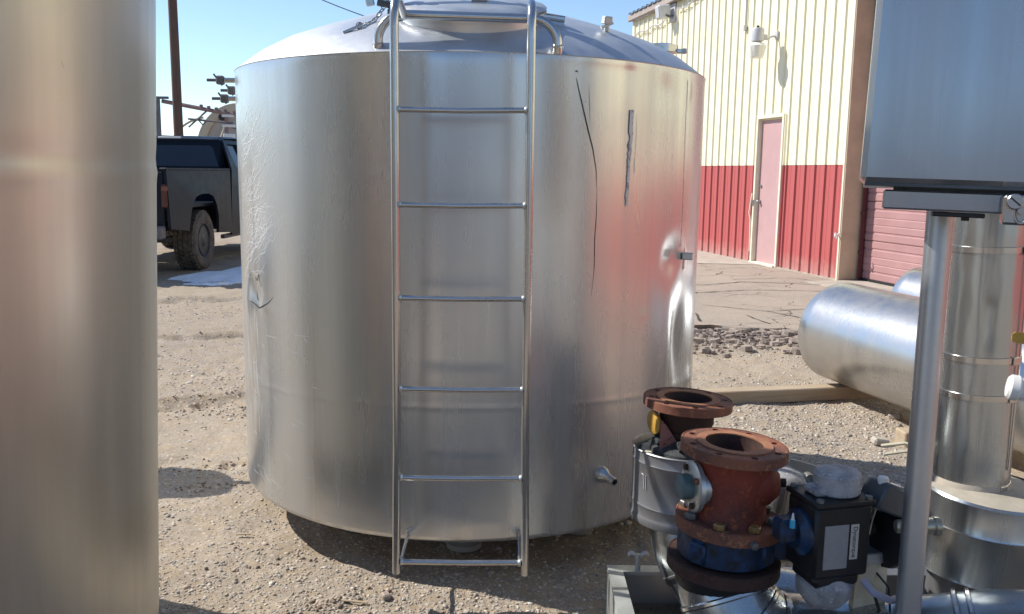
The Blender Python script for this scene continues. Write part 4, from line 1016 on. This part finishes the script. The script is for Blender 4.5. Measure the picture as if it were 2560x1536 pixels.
# ------------------------------------------------------------------ pipe skid (foreground right)
sk = thing('pipe_skid', 'skid of rusty flanged valves and clad pipes in a steel tray', 'equipment', (.9, 2.1, 0))
def flange(c, ax, R=.14, t=.028, bore=.078, nb=8, holes=True, mat=M_rust, raised=True, name='flange', parent=None, face=M_rustface, a0=.2):
    ax = Vector(ax).normalized(); q = Vector((0, 0, 1)).rotation_difference(ax); ux = q @ Vector((1, 0, 0)); uy = q @ Vector((0, 1, 0)); c = Vector(c)
    b = MB(); hs = [circ(bore, 40)]
    if holes: hs += [circ(.0105, 12, .117*math.cos(a0+2*PI*k/nb), .117*math.sin(a0+2*PI*k/nb)) for k in range(nb)]
    b.plate(circ(R, 56), hs, t-.002, c-ax*t, ux, uy)
    b.lathe([(R-.004, t-.0005), (R, t-.004)], c-ax*t, ax, 56, cap=False)
    o = b.build(name, mat, parent or sk, 40)
    if raised:
        b = MB(); b.plate(circ(.100, 48), [circ(bore-.002, 40)], .0035, c-ax*.0015, ux, uy); b.build('raised_face', face, o, 40)
        b = MB(); b.lathe([(bore-.001, 0), (bore-.004, -.06), (bore-.006, -.12)], c, ax, 40, cap=False); b.lathe([(.001, -.10), (bore, -.10)], c, ax, 40, cap=False); b.build('bore', M_rustdark, o)
    return o
def bolts(o_par, c, ax, mats, nb=8, r=.117, a0=.2, hh=.016):
    ax = Vector(ax).normalized(); q = Vector((0, 0, 1)).rotation_difference(ax)
    for k in range(nb):
        a = a0+2*PI*k/nb; p = Vector(c)+q @ Vector((r*math.cos(a), r*math.sin(a), 0)); b = MB()
        b.lathe([(.0155, 0), (.0165, .002), (.0165, hh-.003), (.014, hh), (.001, hh)], p, ax, 6); b.build('bolt', mats[k % len(mats)], o_par, 30)
tx = Vector((.045, 0, 1)).normalized()
A = Vector((.594, 2.25, 0))
def at(z): return Vector((A.x+(z-.735)*.0-.006+0*z, A.y, z))
# front riser: top flange, red check body, lower flange
flange(Vector((.594, 2.25, .748)), Vector((.055, -.01, 1)))
b = MB(); b.lathe([(.128, -.02), (.106, -.010), (.098, .0), (.094, .05), (.095, .09), (.098, .13), (.100, .165), (.106, .178)], (.588, 2.25, .547), (.04, 0, 1), 48, cap=False)
b.lathe([(.001, .075), (.03, .07), (.055, .045), (.066, 0), (.066, -.03)], (.64, 2.232, .645), (1, -.15, 0), 28, cap=False)
body = b.build('check_valve', M_rustred, sk, 45, 'faded red check valve body between two rusty flanges')
b = MB(); b.lathe([(.012, 0), (.012, .012), (.001, .014)], (.714, 2.22, .65), (1, -.15, 0), 10); b.build('plug', M_rustdark, body)
b = MB(); b.lathe([(.011, 0), (.010, .008), (.001, .012)], (.67, 2.15, .715), (.3, -1, .1), 12); b.build('plug', M_greybolt, body)
# oval side cover with a grey cap
cv = Vector((.482, 2.225, .635)); ca = Vector((-1, -.20, .04)).normalized()
b = MB(); qq = Vector((0, 0, 1)).rotation_difference(ca)
b.cyl((.54, 2.235, .635), cv, .05, 20); b.lathe([(.060, -.012), (.068, -.010), (.068, .002), (.062, .006), (.001, .006)], cv, ca, 28); cvr = b.build('side_cover', M_galv, body)
b = MB(); b.lathe([(.030, .0), (.034, .006), (.034, .030), (.026, .036), (.001, .037)], cv+ca*.004, ca, 20); b.build('cover_cap', paint('grey_green_cap', (.13, .19, .19), .45, .2, 20), cvr)
for k in range(4):
    a = .78+k*PI/2; p = cv+qq @ Vector((.052*math.cos(a), .052*math.sin(a), .006)); b = MB(); b.lathe([(.0095, 0), (.0095, .008), (.001, .010)], p, ca, 6); b.build('cover_bolt', M_rust if k % 2 else M_rustdark, cvr, 30)
lf = flange(Vector((.588, 2.25, .548)), (.05, 0, 1), t=.034, bore=.085, holes=False, raised=False, mat=M_rust)
bolts(lf, Vector((.588, 2.25, .5475)), (.05, 0, 1), [M_greybolt, M_brass, M_brass, M_greybolt], a0=.35)
b = MB(); b.lathe([(.012, 0), (.010, .012), (.001, .014)], (.62, 2.113, .522), (.2, -1, 0), 10); b.build('plug', M_greybolt, lf)
# blue butterfly valve
b = MB(); b.lathe([(.120, -.075), (.126, -.07), (.126, -.005), (.12, .0)], (.583, 2.25, .514), (.03, 0, 1), 48)
for k in range(4):
    a = .75+k*PI/2; b.box((.583+.115*math.cos(a), 2.25+.115*math.sin(a), .476), (.04, .05, .06), rot(0, 0, a), .006)
b.box((.70, 2.22, .485), (.14, .08, .07), rot(0, 0, -.25), .01); b.build('butterfly_valve', M_blue, sk, 40, 'blue butterfly valve clamped under the lower rusty flange')
lf2 = flange(Vector((.58, 2.25, .436)), (.03, 0, 1), R=.150, t=.034, bore=.08, holes=False, raised=False, mat=M_rustdark)
bolts(lf2, Vector((.58, 2.25, .400)), (0, 0, -1), [M_rustdark], a0=.35)
b = MB(); b.lathe([(.09, -.05), (.128, -.045), (.134, -.02), (.134, .0)], (.583, 2.25, .404), (0, 0, 1), 40)
b.build('insulation_end', M_black, sk)
# clad elbow and header running right
def bend(c, u, v, r, n=14): return arc(c, u, v, r, 0, PI/2, n)
def gore_tube(path, r, name, mat=M_jacket, n=40, lips=True, label=None):
    b = MB(); b.tube(path, r, n); o = b.build(name, mat, sk, 50, label); return o
pth = [Vector((.585, 2.25, .40)), Vector((.585, 2.25, .37))]+[Vector((.585+.17-.17*math.cos(a), 2.25-.12*math.sin(a)*.6, .36-.14*math.sin(a))) for a in np.linspace(.1, PI/2, 10)]+[Vector((.95, 2.12, .235)), Vector((1.2, 2.03, .27))]
e1 = gore_tube(pth, .128, 'clad_elbow', label='dented clad elbow under the front riser')
for k in (3, 6, 9):
    p = pth[k]; d = (pth[k+1]-pth[k-1]).normalized(); b = MB(); b.lathe([(.128, -.008), (.1315, -.004), (.1315, .004), (.128, .008)], p, d, 40, cap=False); b.build('seam_band', M_tube, e1)
b = MB(); b.tube([Vector((1.02, 2.09, .26)), Vector((1.2, 2.0, .33)), Vector((1.45, 1.95, .35)), Vector((2.1, 1.9, .36))], .125, 40); hp_ = b.build('clad_header', M_jacket, sk, 50, 'clad header pipe running off to the right')
b = MB(); 
for s_ in (0, .03): b.lathe([(.125, -.008), (.135, -.004), (.135, .004), (.125, .008)], Vector((1.13+s_, 2.03-s_*.3, .305+s_*.2)), Vector((.9, -.35, .25)), 40, cap=False)
b.build('seam_band', M_tube, hp_)
# rear riser
rf = flange(Vector((.563, 2.72, .748)), Vector((.045, 0, 1)), a0=.0)
b = MB(); b.lathe([(.085, 0), (.086, -.05), (.068, -.085), (.06, -.12), (.06, -.17)], (.561, 2.72, .72), (0, 0, 1), 40, cap=False); b.build('riser_neck', M_rustdark, sk)
b = MB(); b.plate([(0, 0), (.055, 0), (.06, .02), (.005, .10), (0, .09)], [], .012, (.468, 2.66, .59), (1, .15, 0), (0, 0, 1)); b.build('gusset', M_pinkst, sk)
b = MB(); rr_ = random.Random(4); v = []
b.lathe([(.10, 0), (.115, .006), (.112, .022), (.09, .034), (.06, .05)], (.56, 2.70, .575), (.0, -.05, 1), 40); 
for i in range(60): a = rr_.uniform(0, 6.28); b.box((.56+.09*math.cos(a), 2.70+.09*math.sin(a), .60+rr_.uniform(0, .02)), (rr_.uniform(.01, .03),)*3, rot(rr_.random()*3, rr_.random()*3, 0), .002)
b.build('mastic_collar', M_mastic, sk)
b = MB(); b.lathe([(.160, .0), (.166, .004), (.170, .02), (.1665, .03), (.1655, .034), (.1655, .062), (.168, .066), (.1655, .072), (.165, .20), (.1675, .204), (.165, .21), (.165, .236), (.169, .24), (.166, .243), (.160, .236), (.159, .15)], (.561, 2.72, .352), (0, 0, 1), 72, cap=False); jk = b.build('jacket_can', M_jacketd, sk, 40, 'dull grey sheet metal can around the rear riser')
b = MB(); b.lathe([(.1, .0), (.158, .0)], (.561, 2.72, .36), (0, 0, 1), 40); b.build('can_bottom', M_jacketd, jk)
b = MB(); 
v = [(0, 0)]; n = 48; rn = random.Random(2)
out = [( (.150-.02*rn.random()*(1 if i % 5 else 2))*math.cos(2*PI*i/n), (.150-.02*rn.random())*math.sin(2*PI*i/n)) for i in range(n)]
b.plate(out, [circ(.065, 20)], .045, (.561, 2.72, .535)); b.build('foam_fill', M_foam, jk, 30)
for k, (aa, L) in enumerate(((-150, .05), (-146.5, .045))):
    b = MB(); a = math.radians(aa); a2 = a+.05
    for (x0_, z0_, x1_, z1_) in ((a, .52, a+.03, .475),):
        p0 = Vector((.561+.1665*math.cos(x0_), 2.72+.1665*math.sin(x0_), z0_)); p1 = Vector((.561+.1665*math.cos(x1_), 2.72+.1665*math.sin(x1_), z1_)); b.tube([p0, p1], .0012, 5)
    if k == 0: b.tube([Vector((.561+.1665*math.cos(a-.05), 2.72+.1665*math.sin(a-.05), .522)), Vector((.561+.1665*math.cos(a), 2.72+.1665*math.sin(a), .52))], .0012, 5)
    b.build('scratched_mark', M_scr, jk)
e2p = [Vector((.575, 2.70, .37)), Vector((.575, 2.70, .33))]+[Vector((.575+.24-.24*math.cos(a), 2.70-.10*math.sin(a), .33-.22*math.sin(a))) for a in np.linspace(.12, PI/2, 9)]+[Vector((1.1, 2.45, .12))]
e2 = gore_tube(e2p, .122, 'clad_elbow', label='clad elbow curving down from the grey can')
for k in (4, 7):
    p = e2p[k]; d = (e2p[k+1]-e2p[k-1]).normalized(); b = MB(); b.lathe([(.122, -.006), (.126, -.003), (.126, .003), (.122, .006)], p, d, 40, cap=False); b.build('seam_band', M_tube, e2)
b = MB(); b.lathe([(.001, 0), (.030, .001), (.040, .005), (.040, .012), (.030, .016), (.001, .017)], (.462, 2.70, .672), (-.95, -.35, .05), 28, ell=.9); b.build('amber_disc', M_amber, sk, 40, 'translucent amber disc hanging beside the rear riser')
b = MB(); b.cyl((.455, 2.705, .68), (.52, 2.72, .70), .007, 8); b.build('disc_stem', M_tube, sk)
# tray frame
tz = .165; x0, x1, yb, yf = .326, 1.95, 2.755, 1.0; lw = .048
def traybar(a, c): 
    return
b = MB(); b.plate([(x0, yf), (x1, yf), (x1, yb), (x0, yb)], [[(x0+lw, yf+lw), (x1-lw, yf+lw), (x1-lw, yb-lw), (x0+lw, yb-lw)]], .012, (0, 0, tz-.012), (1, 0, 0), (0, 1, 0)); b.build('tray_lip', M_galv, sk)
b = MB()
for (cx_, cy_, sx_, sy_) in ((x0+.004, (yb+yf)/2, .006, yb-yf), (x1-.004, (yb+yf)/2, .006, yb-yf), ((x0+x1)/2, yb-.004, x1-x0, .006), ((x0+x1)/2, yf+.004, x1-x0, .006)): b.box((cx_, cy_, tz/2-.01), (sx_-.002, sy_-.002, tz-.005))
b.build('tray_wall', M_galv, sk)
b = MB(); b.box(((x0+x1)/2, (yb+yf)/2, .03), (x1-x0-.02, yb-yf-.02, .008)); b.build('tray_floor', rustmat('muddy_tray_floor', (.20, .145, .105), (.26, .20, .15), (.12, .09, .07), 6), sk)
# wing bracket on the back lip
wb = Vector((.425, 2.73, tz)); b = MB(); b.cyl(wb, wb+Vector((0, 0, .05)), .009, 12); b.build('stud', M_galv, sk)
b = MB(); pts = [(-.034, .044), (-.026, .052), (-.016, .050), (-.006, .040), (.006, .040), (.016, .050), (.026, .052), (.034, .046)]
v = [wb+Vector((x, -.007, z)) for x, z in pts]+[wb+Vector((x, .009, z+.003)) for x, z in pts]+[wb+Vector((x, -.007, z+.004)) for x, z in pts]+[wb+Vector((x, .009, z+.007)) for x, z in pts]; n = len(pts)
b.add(v, [(i, i+1, n+i+1, n+i)[::-1] for i in range(n-1)]+[(2*n+i, 2*n+i+1, 3*n+i+1, 3*n+i) for i in range(n-1)]+[(i, i+1, 2*n+i+1, 2*n+i) for i in range(n-1)]+[(n+i, n+i+1, 3*n+i+1, 3*n+i)[::-1] for i in range(n-1)]+[(0, n, 3*n, 2*n), (n-1, 2*n-1, 4*n-1, 3*n-1)]); b.build('wing_bracket', M_wpaint, sk)  # steel bracket; the white colour imitates the sun on it
# actuator
RA = rot(0, 0, math.radians(14)); ac = Vector((.80, 2.10, .565)); 
def al(x, y, z): return ac+RA @ Vector((x, y, z))
b = MB(); b.box(ac, (.155, .13, .185), RA, .008); b.box(al(0, 0, .098), (.165, .14, .014), RA, .003); b.box(al(0, 0, -.105), (.13, .11, .04), RA, .012); act = b.build('actuator_box', M_black, sk, 40, 'black valve actuator box with a grey nameplate')
b = MB(); b.lathe([(.052, 0), (.056, .004), (.057, .048), (.05, .056), (.03, .060), (.001, .061)], al(.018, .0, .105), (-.03, .02, 1), 32); b.box(al(-.03, -.0, .115), (.06, .06, .02), RA, .006); b.build('actuator_cap', M_castal, act)
for (x, y) in ((-.066, -.058), (.068, -.058), (.068, .058), (-.066, .058)):
    b = MB(); b.lathe([(.010, 0), (.010, .007), (.001, .009)], al(x, y, .105), (0, 0, 1), 6); b.build('bolt', M_greybolt, act, 30)
b = MB(); b.box(al(-.020, -.0655, -.010), (.066, .004, .112), RA, .001); npl = b.build('nameplate', M_label, act)
b = MB(); b.box(al(.030, -.0657, .0), (.022, .003, .09), RA, .0008); stk = b.build('sticker', M_sticker, act)
cu = bpy.data.curves.new('sticker_text', 'FONT'); cu.body = 'Dynatorque'; cu.size = .0165; cu.extrude = .0003; cu.align_x = 'CENTER'; cu.align_y = 'CENTER'
to = bpy.data.objects.new('tmp', cu); col.objects.link(to); dg = bpy.context.evaluated_depsgraph_get(); me = bpy.data.meshes.new_from_object(to.evaluated_get(dg)); bpy.data.objects.remove(to)
me.materials.clear(); me.materials.append(M_ink); txo = bpy.data.objects.new('sticker_text', me); col.objects.link(txo); txo.parent = stk
TRm = Matrix.Translation(al(.030, -.0676, .0)-sk.location) @ RA.to_4x4() @ rot(PI/2, 0, 0).to_4x4() @ rot(0, 0, -PI/2).to_4x4(); txo.matrix_basis = TRm
b = MB(); b.lathe([(.001, .018), (.04, .016), (.058, .0), (.06, -.02)], al(-.085, .0, .01), RA @ Vector((-1, 0, 0)), 30); b.box(al(-.115, .0, .02), (.06, .05, .06), RA, .008); b.build('gear_housing', M_blue, act)
b = MB(); b.cyl(al(-.12, -.03, .035), al(-.12, -.03, .055), .007, 8); b.build('cyan_cap', M_cyan, act); b = MB(); b.cyl(al(-.12, -.03, .055), al(-.12, -.03, .072), .0045, 8, .002); b.build('grease_nipple', M_wpaint, act)
b = MB(); b.lathe([(.055, .05), (.070, .03), (.068, 0), (.045, -.03), (.001, -.035)], al(.0, .0, -.155), (0, 0, 1), 28); b.build('actuator_foot', M_castal, act)
# second cast housing behind
b = MB(); b.lathe([(.07, -.10), (.072, -.02), (.070, .0), (.055, .022), (.025, .032), (.001, .034)], (.775, 2.40, .59), (.05, -.1, 1), 28); b.build('cast_housing', M_castal, sk, 40, 'chalky cast housing behind the red check valve')
# shaft, bracket, black hub, transmitter
b = MB(); b.cyl(al(.075, 0, -.0), al(.125, .01, -.0), .026, 18); b.build('coupling', M_black, sk)
b = MB(); b.box(al(.115, .03, .0), (.075, .004, .17), RA); b.box(al(.115, .015, .085), (.085, .07, .005), RA, .001); b.box(al(.115, .015, -.075), (.085, .07, .03), RA, .003); b.build('mount_bracket', M_galv, sk)
b = MB(); b.cyl(al(.10, -.02, .055), al(.10, -.02, .075), .008, 6); b.build('bolt', M_chrome, sk)
b = MB(); b.lathe([(.02, -.02), (.072, -.012), (.076, 0), (.072, .012), (.02, .02)], al(.165, .0, -.03), RA @ Vector((1, .12, 0)), 36); b.build('black_hub', M_black, sk)
for z in (-.02, .01, .035):
    b = MB(); b.cyl(al(.18, -.02, z), al(.235, -.01, z), .010, 8); b.build('stud', M_black, sk)
RT = rot(0, math.radians(24), math.radians(18)) ; tcn = Vector((.968, 2.12, .645))
b = MB(); b.box(tcn, (.15, .08, .07), RT, .006); trn = b.build('transmitter', M_greybox, sk, 40, 'slanted grey transmitter box with a label on its lid')
b = MB(); b.box(tcn+RT @ Vector((.015, -.005, .0365)), (.06, .04, .002), RT, .0005); b.build('label_plate', M_label, trn)
for k in range(4):
    b = MB(); b.box(tcn+RT @ Vector((.015, -.018+k*.009, .038)), (.045, .002, .001), RT); b.build('print_line', M_sticker, trn, 0)
b = MB(); b.lathe([(.001, .012), (.012, .008), (.014, 0), (.012, -.01)], tcn+RT @ Vector((-.068, -.012, .036)), (0, 0, 1), 14); b.build('vent_plug', M_wpaint, trn)
b = MB(); b.tube([tcn+RT @ Vector((-.066, -.02, .02)), Vector((.91, 2.10, .60)), Vector((.90, 2.09, .565))], .0022, 6); b.build('tie_wire', M_foam, trn)
for q_ in ((.03, .033), (.06, -.03)):
    b = MB(); b.lathe([(.006, 0), (.005, .005), (.001, .006)], tcn+RT @ Vector((q_[0], q_[1], .035)), (0, 0, 1), 8); b.build('screw', M_chrome, trn)
b = MB(); b.lathe([(.018, 0), (.021, .004), (.021, .03), (.024, .034), (.024, .046), (.018, .05), (.015, .05), (.015, .02)], (1.03, 2.10, .585), (1, -.05, .05), 24); b.build('conduit_fitting', M_fit, sk)
b = MB(); b.lathe([(.014, 0), (.017, .004), (.017, .03), (.012, .03)], (.955, 2.07, .595), (1, -.05, .05), 24); b.build('conduit_fitting', M_fit, sk)
b = MB(); cp = [Vector((.88, 2.06, .46)), Vector((.90, 2.04, .435)), Vector((.94, 2.03, .42)), Vector((.98, 2.05, .42)), Vector((1.0, 2.08, .41))]
b.tube(cp, .0095, 10); b.build('cable', M_cable, sk)
b = MB(); b.tube([al(.09, .03, -.08), Vector((.93, 2.1, .40)), Vector((.96, 2.08, .30))], .004, 6); b.tube([al(.12, .03, -.08), Vector((.965, 2.1, .42)), Vector((.97, 2.08, .32))], .0028, 6); b.build('tubing', M_black, sk)
b = MB(); b.box((.925, 2.13, .42), (.09, .02, .16), rot(0, 0, .2)); b.build('backing_plate', M_foam, sk)
# angle brackets behind
b = MB(); RB = rot(0, 0, .5)
b.box((.83, 2.62, .545), (.13, .004, .065), rot(0, 0, -.15)); b.box((.895, 2.585, .545), (.004, .085, .08), rot(0, 0, .75)); b.build('angle_bracket', M_galv, sk, 0)
b = MB(); b.tube([Vector((.70, 2.5, .64)), Vector((.80, 2.46, .605)), Vector((.90, 2.44, .56))], .014, 8); b.build('strut', M_greybox, sk)
b = MB(); b.box((.765, 2.52, .66), (.11, .05, .012), rot(0, .35, -.3), .002); b.build('strut_plate', M_galv, sk)
b = MB(); b.cyl((.865, 2.46, .585), (.868, 2.44, .583), .014, 12); b.build('strut_bolt', M_greybolt, sk)
b = MB(); b.box((.79, 2.3, .50), (.10, .012, .22), rot(0, .12, .2), .003); b.build('mount_plate', M_foam, sk)
# red frame bar in the background of the tray
b = MB(); b.box((1.42, 2.60, .33), (.85, .05, .06), rot(0, .25, -.1), .004); b.box((1.6, 2.45, .22), (.7, .04, .05), rot(0, 0, .25), .004); b.build('red_rail', M_redpaint, sk, 40, 'red painted rail behind the clad header pipe')

# ------------------------------------------------------------------ insulated column
cl = thing('clad_pipe_column', 'banded aluminium clad vertical pipe standing on a wider clad drum', 'pipe', (1.28, 2.40, 0))
cx, cy = 1.305, 2.40; tl_ = Vector((-.012, 0, 1)).normalized()
b = MB(); b.lathe([(.101, .582), (.100, .9), (.099, 1.3), (.099, 2.1)], (cx+.008, cy, 0), tl_, 64); pc = b.build('column_jacket', M_jacket, cl)
for z in (.604, .862, .965, 1.262, 1.6):
    b = MB(); b.lathe([(.0998, -.009), (.1028, -.008), (.1028, .008), (.0998, .009)], (cx+.008-.012*z, cy, z), (-.03, .0, 1), 64, cap=False); bo = b.build('band', M_tube, cl)
    b = MB(); a = math.radians(-62); b.box((cx+.1035*math.cos(a), cy+.1035*math.sin(a), z), (.004, .03, .022), rot(0, 0, a), .001); b.build('band_clip', M_tube, bo)
b = MB(); b.plate([(0, 0), (.004, 0), (.004, 1.3), (0, 1.3)], [], .003, (cx+.055, cy-.086, .66), (.8, .5, 0), (0, 0, 1)); b.build('lap_seam', M_tube, cl)
dc = Vector((1.315, 2.38, -.038)); dtl = Vector((.05, -.03, 1)).normalized()
b = MB(); b.lathe([(.176, .40), (.180, .403), (.178, .41), (.178, .54), (.1805, .543), (.178, .548), (.178, .625), (.172, .632)], dc, dtl, 72, cap=False); dr_ = b.build('drum_jacket', M_jacket, cl, 40)
b = MB(); b.lathe([(.176, .626), (.10, .64), (.001, .645)], dc, dtl, 60, cap=False); b.build('drum_top', paint('dusty_metal_top', (.42, .38, .31), .7, .15, 14, (.24, .2, .15), .2), dr_)
b = MB(); b.lathe([(.108, .58), (.104, .61), (.098, .622)], (cx, cy, 0), (0, 0, 1), 40, cap=False); b.build('caulk', M_concrete, dr_)
b = MB(); b.lathe([(.06, .40), (.175, .402)], dc, dtl, 60, cap=False); b.build('drum_bottom', M_jacketd, dr_)
b = MB(); b.cyl((1.245, 2.36, 0.02), (1.26, 2.36, .42), .062, 28); b.cyl((1.42, 2.42, .02), (1.42, 2.42, .45), .05, 24); b.build('stub_pipe', M_jacketd, cl)
b = MB(); b.tube([Vector((1.30, 2.22, .39)), Vector((1.36, 2.20, .41)), Vector((1.41, 2.2, .43))], .003, 5); b.tube([Vector((1.10, 2.52, .66)), Vector((1.16, 2.50, .675)), Vector((1.22, 2.47, .665))], .006, 6); b.tube([Vector((1.10, 2.50, .64)), Vector((1.17, 2.49, .655))], .005, 6); b.build('wire_end', M_foam, cl)

# valve tee with yellow handle at the right edge
te = thing('pipe_tee', 'white galvanised pipe tee with an unpainted nipple at the right edge', 'fitting', (1.2, 2.0, .95))
b = MB(); d_ = Vector((.9, -.35, -.12)).normalized(); c0 = Vector((1.172, 2.02, .965))
b.lathe([(.001, -.006), (.024, -.004), (.030, .002), (.030, .018), (.026, .022), (.026, .085), (.031, .088), (.031, .105), (.022, .108), (.022, .2)], c0, d_, 24); b.lathe([(.020, 0), (.020, .03), (.026, .034), (.026, .05), (.015, .052), (.015, .08), (.024, .083), (.024, .11), (.018, .115)], c0+d_*.05, (.25, .1, 1), 20); b.build('tee_body', M_wpaint, te)
b = MB(); b.lathe([(.016, .0), (.016, .03)], c0+d_*.05+Vector((.013, .005, .052)), (.25, .1, 1), 16); b.build('nipple', M_chrome, te)
b = MB(); b.lathe([(.028, 0), (.030, .004), (.030, .03)], c0+d_*.108, d_, 18); b.build('union', paint('teal_union', (.22, .36, .38), .5), te)
vh = thing('valve_handle', 'yellow painted valve lever entering from the right edge', 'handle', (1.2, 2.0, 1.09))
b = MB(); b.plate([(0, .006), (.008, 0), (.2, -.018), (.2, .008), (.008, .026), (0, .020)], [], .005, (1.152, 1.995, 1.075), (.98, -.2, 0), (0, .1, .99)); b.build('lever', M_yellow, vh)
b = MB(); b.lathe([(.012, 0), (.016, .01), (.014, .09)], (1.31, 1.97, .985), (.05, 0, 1), 14); b.build('valve_stem', M_chrome, vh)

# ------------------------------------------------------------------ control cabinet on its pole
cb = thing('control_cabinet', 'grey stainless control cabinet held high on a tubular post', 'cabinet', (.97, 2.0, 0))
ty = math.radians(1.2)
RC = rot(0, math.radians(1.2), math.radians(-21)) @ rot(math.radians(-1.6), 0, 0)
cc0 = Vector((.7395, 1.90, 1.437))
def cl3(x, y, z): return cc0+RC @ Vector((x, y, z))
b = MB(); b.box(cl3(.36, .15, .36), (.72, .30, .72), RC, .012); bx = b.build('cabinet_box', M_cab, cb, 35)
b = MB(); b.box(cl3(.36, .15, -.002), (.70, .28, .008), RC, .001); b.build('gasket_line', M_greybox, cb)
b = MB(); b.box(cl3(.235, .06, -.033), (.37, .05, .042), RC, .004); b.build('mounting_rail', M_cab, cb)
b = MB(); b.box(cl3(.235, .075, -.0075), (.33, .04, .012), RC, .001); b.build('rail_shadow_strip', M_greybox, cb)  # dark strip added as the shadow between cabinet and rail
b = MB(); b.box(cl3(.302, .01, -.045), (.055, .03, .06), RC, .005)
b.box(cl3(.345, .035, -.045), (.035, .07, .06), RC, .003); lt = b.build('latch', M_chrome, cb, 30)
b = MB(); sd = RC @ Vector((0, -1, 0)); p = cl3(.293, -.005, -.028); b.lathe([(.015, 0), (.016, .008), (.016, .018), (.014, .020), (.001, .020)], p, sd, 24); lsc = b.build('latch_screw', M_chrome, lt, 30)
b = MB(); b.box(p+sd*.0203, (.024, .002, .003), RC @ rot(0, .7, 0)); b.build('screw_slot', M_dark, lsc, 0)
b = MB(); q0 = cl3(.308, -.0065, -.045); ring = [q0+RC @ Vector((.013*math.cos(a), 0, .026*math.sin(a))) for a in np.linspace(0, 2*PI, 20, endpoint=False)]; b.tube(ring, .0035, 8, closed=True); b.cyl(q0, q0+sd*.014, .009, 14); b.build('latch_loop', M_tube, lt)
b = MB(); b.box(cl3(.20, .07, -.060), (.10, .06, .010), RC, .002); b.cyl(cl3(.215, .06, -.062), cl3(.215, .06, -.072), .009, 6); b.build('post_plate', M_black, cb)
b = MB(); b.tube([Vector((.979, 2.03, 1.385)), Vector((.968, 2.0, .7)), Vector((.958, 1.97, .0))], .0288, 24); b.build('post', M_post, cb)

# ------------------------------------------------------------------ unseen shed and tanks added behind the camera for the steel to reflect
def behind():
    global ORG
    t = thing('reflection_shed', 'unseen long shed added behind the viewpoint for the steel to reflect', 'building', (-2, -16, 0))
    b = MB(); b.box((-5, -24, 1.7), (22, 6, 3.4)); b.build('wall', M_dullgrey, t)
    b = MB(); b.box((-5, -20.96, 1.4), (3.4, .06, 2.8)); b.build('door', M_maroon, t)
    for i, (x, y, r, h) in enumerate(((-4.6, -8.6, 1.1, 2.3), (-1.2, -10.5, 1.2, 2.6), (2.2, -9.2, .9, 2.1))):
        t = thing('steel_tank', ('unseen squat tank added behind the viewpoint to the left for reflections', 'unseen tallest tank added straight behind the viewpoint for reflections', 'unseen small tank added behind the viewpoint to the right for reflections')[i], 'tank', (x, y, 0))
        b = MB(); b.lathe([(r, .15), (r, h), (r*.6, h+.25), (.01, h+.35)], (x, y, 0), (0, 0, 1), 64); b.build('shell', M_jacketd, t)
        for k in range(4): a = k*PI/2; q = MB(); q.cyl((x+.7*r*math.cos(a), y+.7*r*math.sin(a), 0), (x+.7*r*math.cos(a), y+.7*r*math.sin(a), .16), .05, 12); q.build('leg', M_galv, t)
behind()
t = thing('small_vessel', 'small horizontal steel vessel hidden behind the left tank, its shadow on the dirt', 'vessel', (-3.3, 4.30, 0))
b = MB(); b.lathe([(.001, 0), (.08, .02), (.17, .10), (.20, .22), (.20, 1.9), (.1, 2.05), (.001, 2.08)], (-2.32, 4.30, .9), (-1, 0, 0), 40); b.build('vessel_shell', M_jacketd, t)
b = MB(); b.tube([(-2.4, 4.30, .9), (-2.2, 4.30, .88), (-2.12, 4.28, .82)], .02, 8); b.build('outlet', M_tube, t)
for x in (-2.8, -4.0): b = MB(); b.box((x, 4.30, .36), (.08, .3, .72)); b.build('leg', M_galv, t)
for nm, x, y, s, lab in (('rock', 2.01, 4.62, .045, 'pale angular rock on the gravel between the rusty flanges and the pole'), ('rock', 2.32, 5.15, .04, 'dark rock in front of the timber beam'), ('rock', -.42, 2.84, .022, 'square grey stone near the bottom edge left of the ladder')):
    ORG = Vector((0, 0, 0)); r = random.Random(int(x*100)); b = MB(); b.box((0, 0, s*.35), (s*2, s*1.3, s*.9), rot(.1, .15, r.random()*3), s*.22)
    o = b.build(nm, M_chunk if 'dark' in lab or 'grey' in lab else M_concrete, None, 0); o.location = (x, y, float(ground_h(np.array(x), np.array(y)))); tag(o, lab, 'rock')
for x, y, a, L, lab in ((-1.07, 3.36, .2, .06, 'pale wood chip on the gravel left of the tank'), (-.52, 2.80, -.1, .09, 'thin white splinter of wood near the bottom edge')):
    b = MB(); b.box((0, 0, .006), (L, .010, .004), rot(.1, .03, 0), .001); o = b.build('wood_splinter', M_timber, None, 0); o.location = (x, y, float(ground_h(np.array(x), np.array(y)))+.006); o.rotation_euler = (0, 0, a); tag(o, lab, 'wood chip')
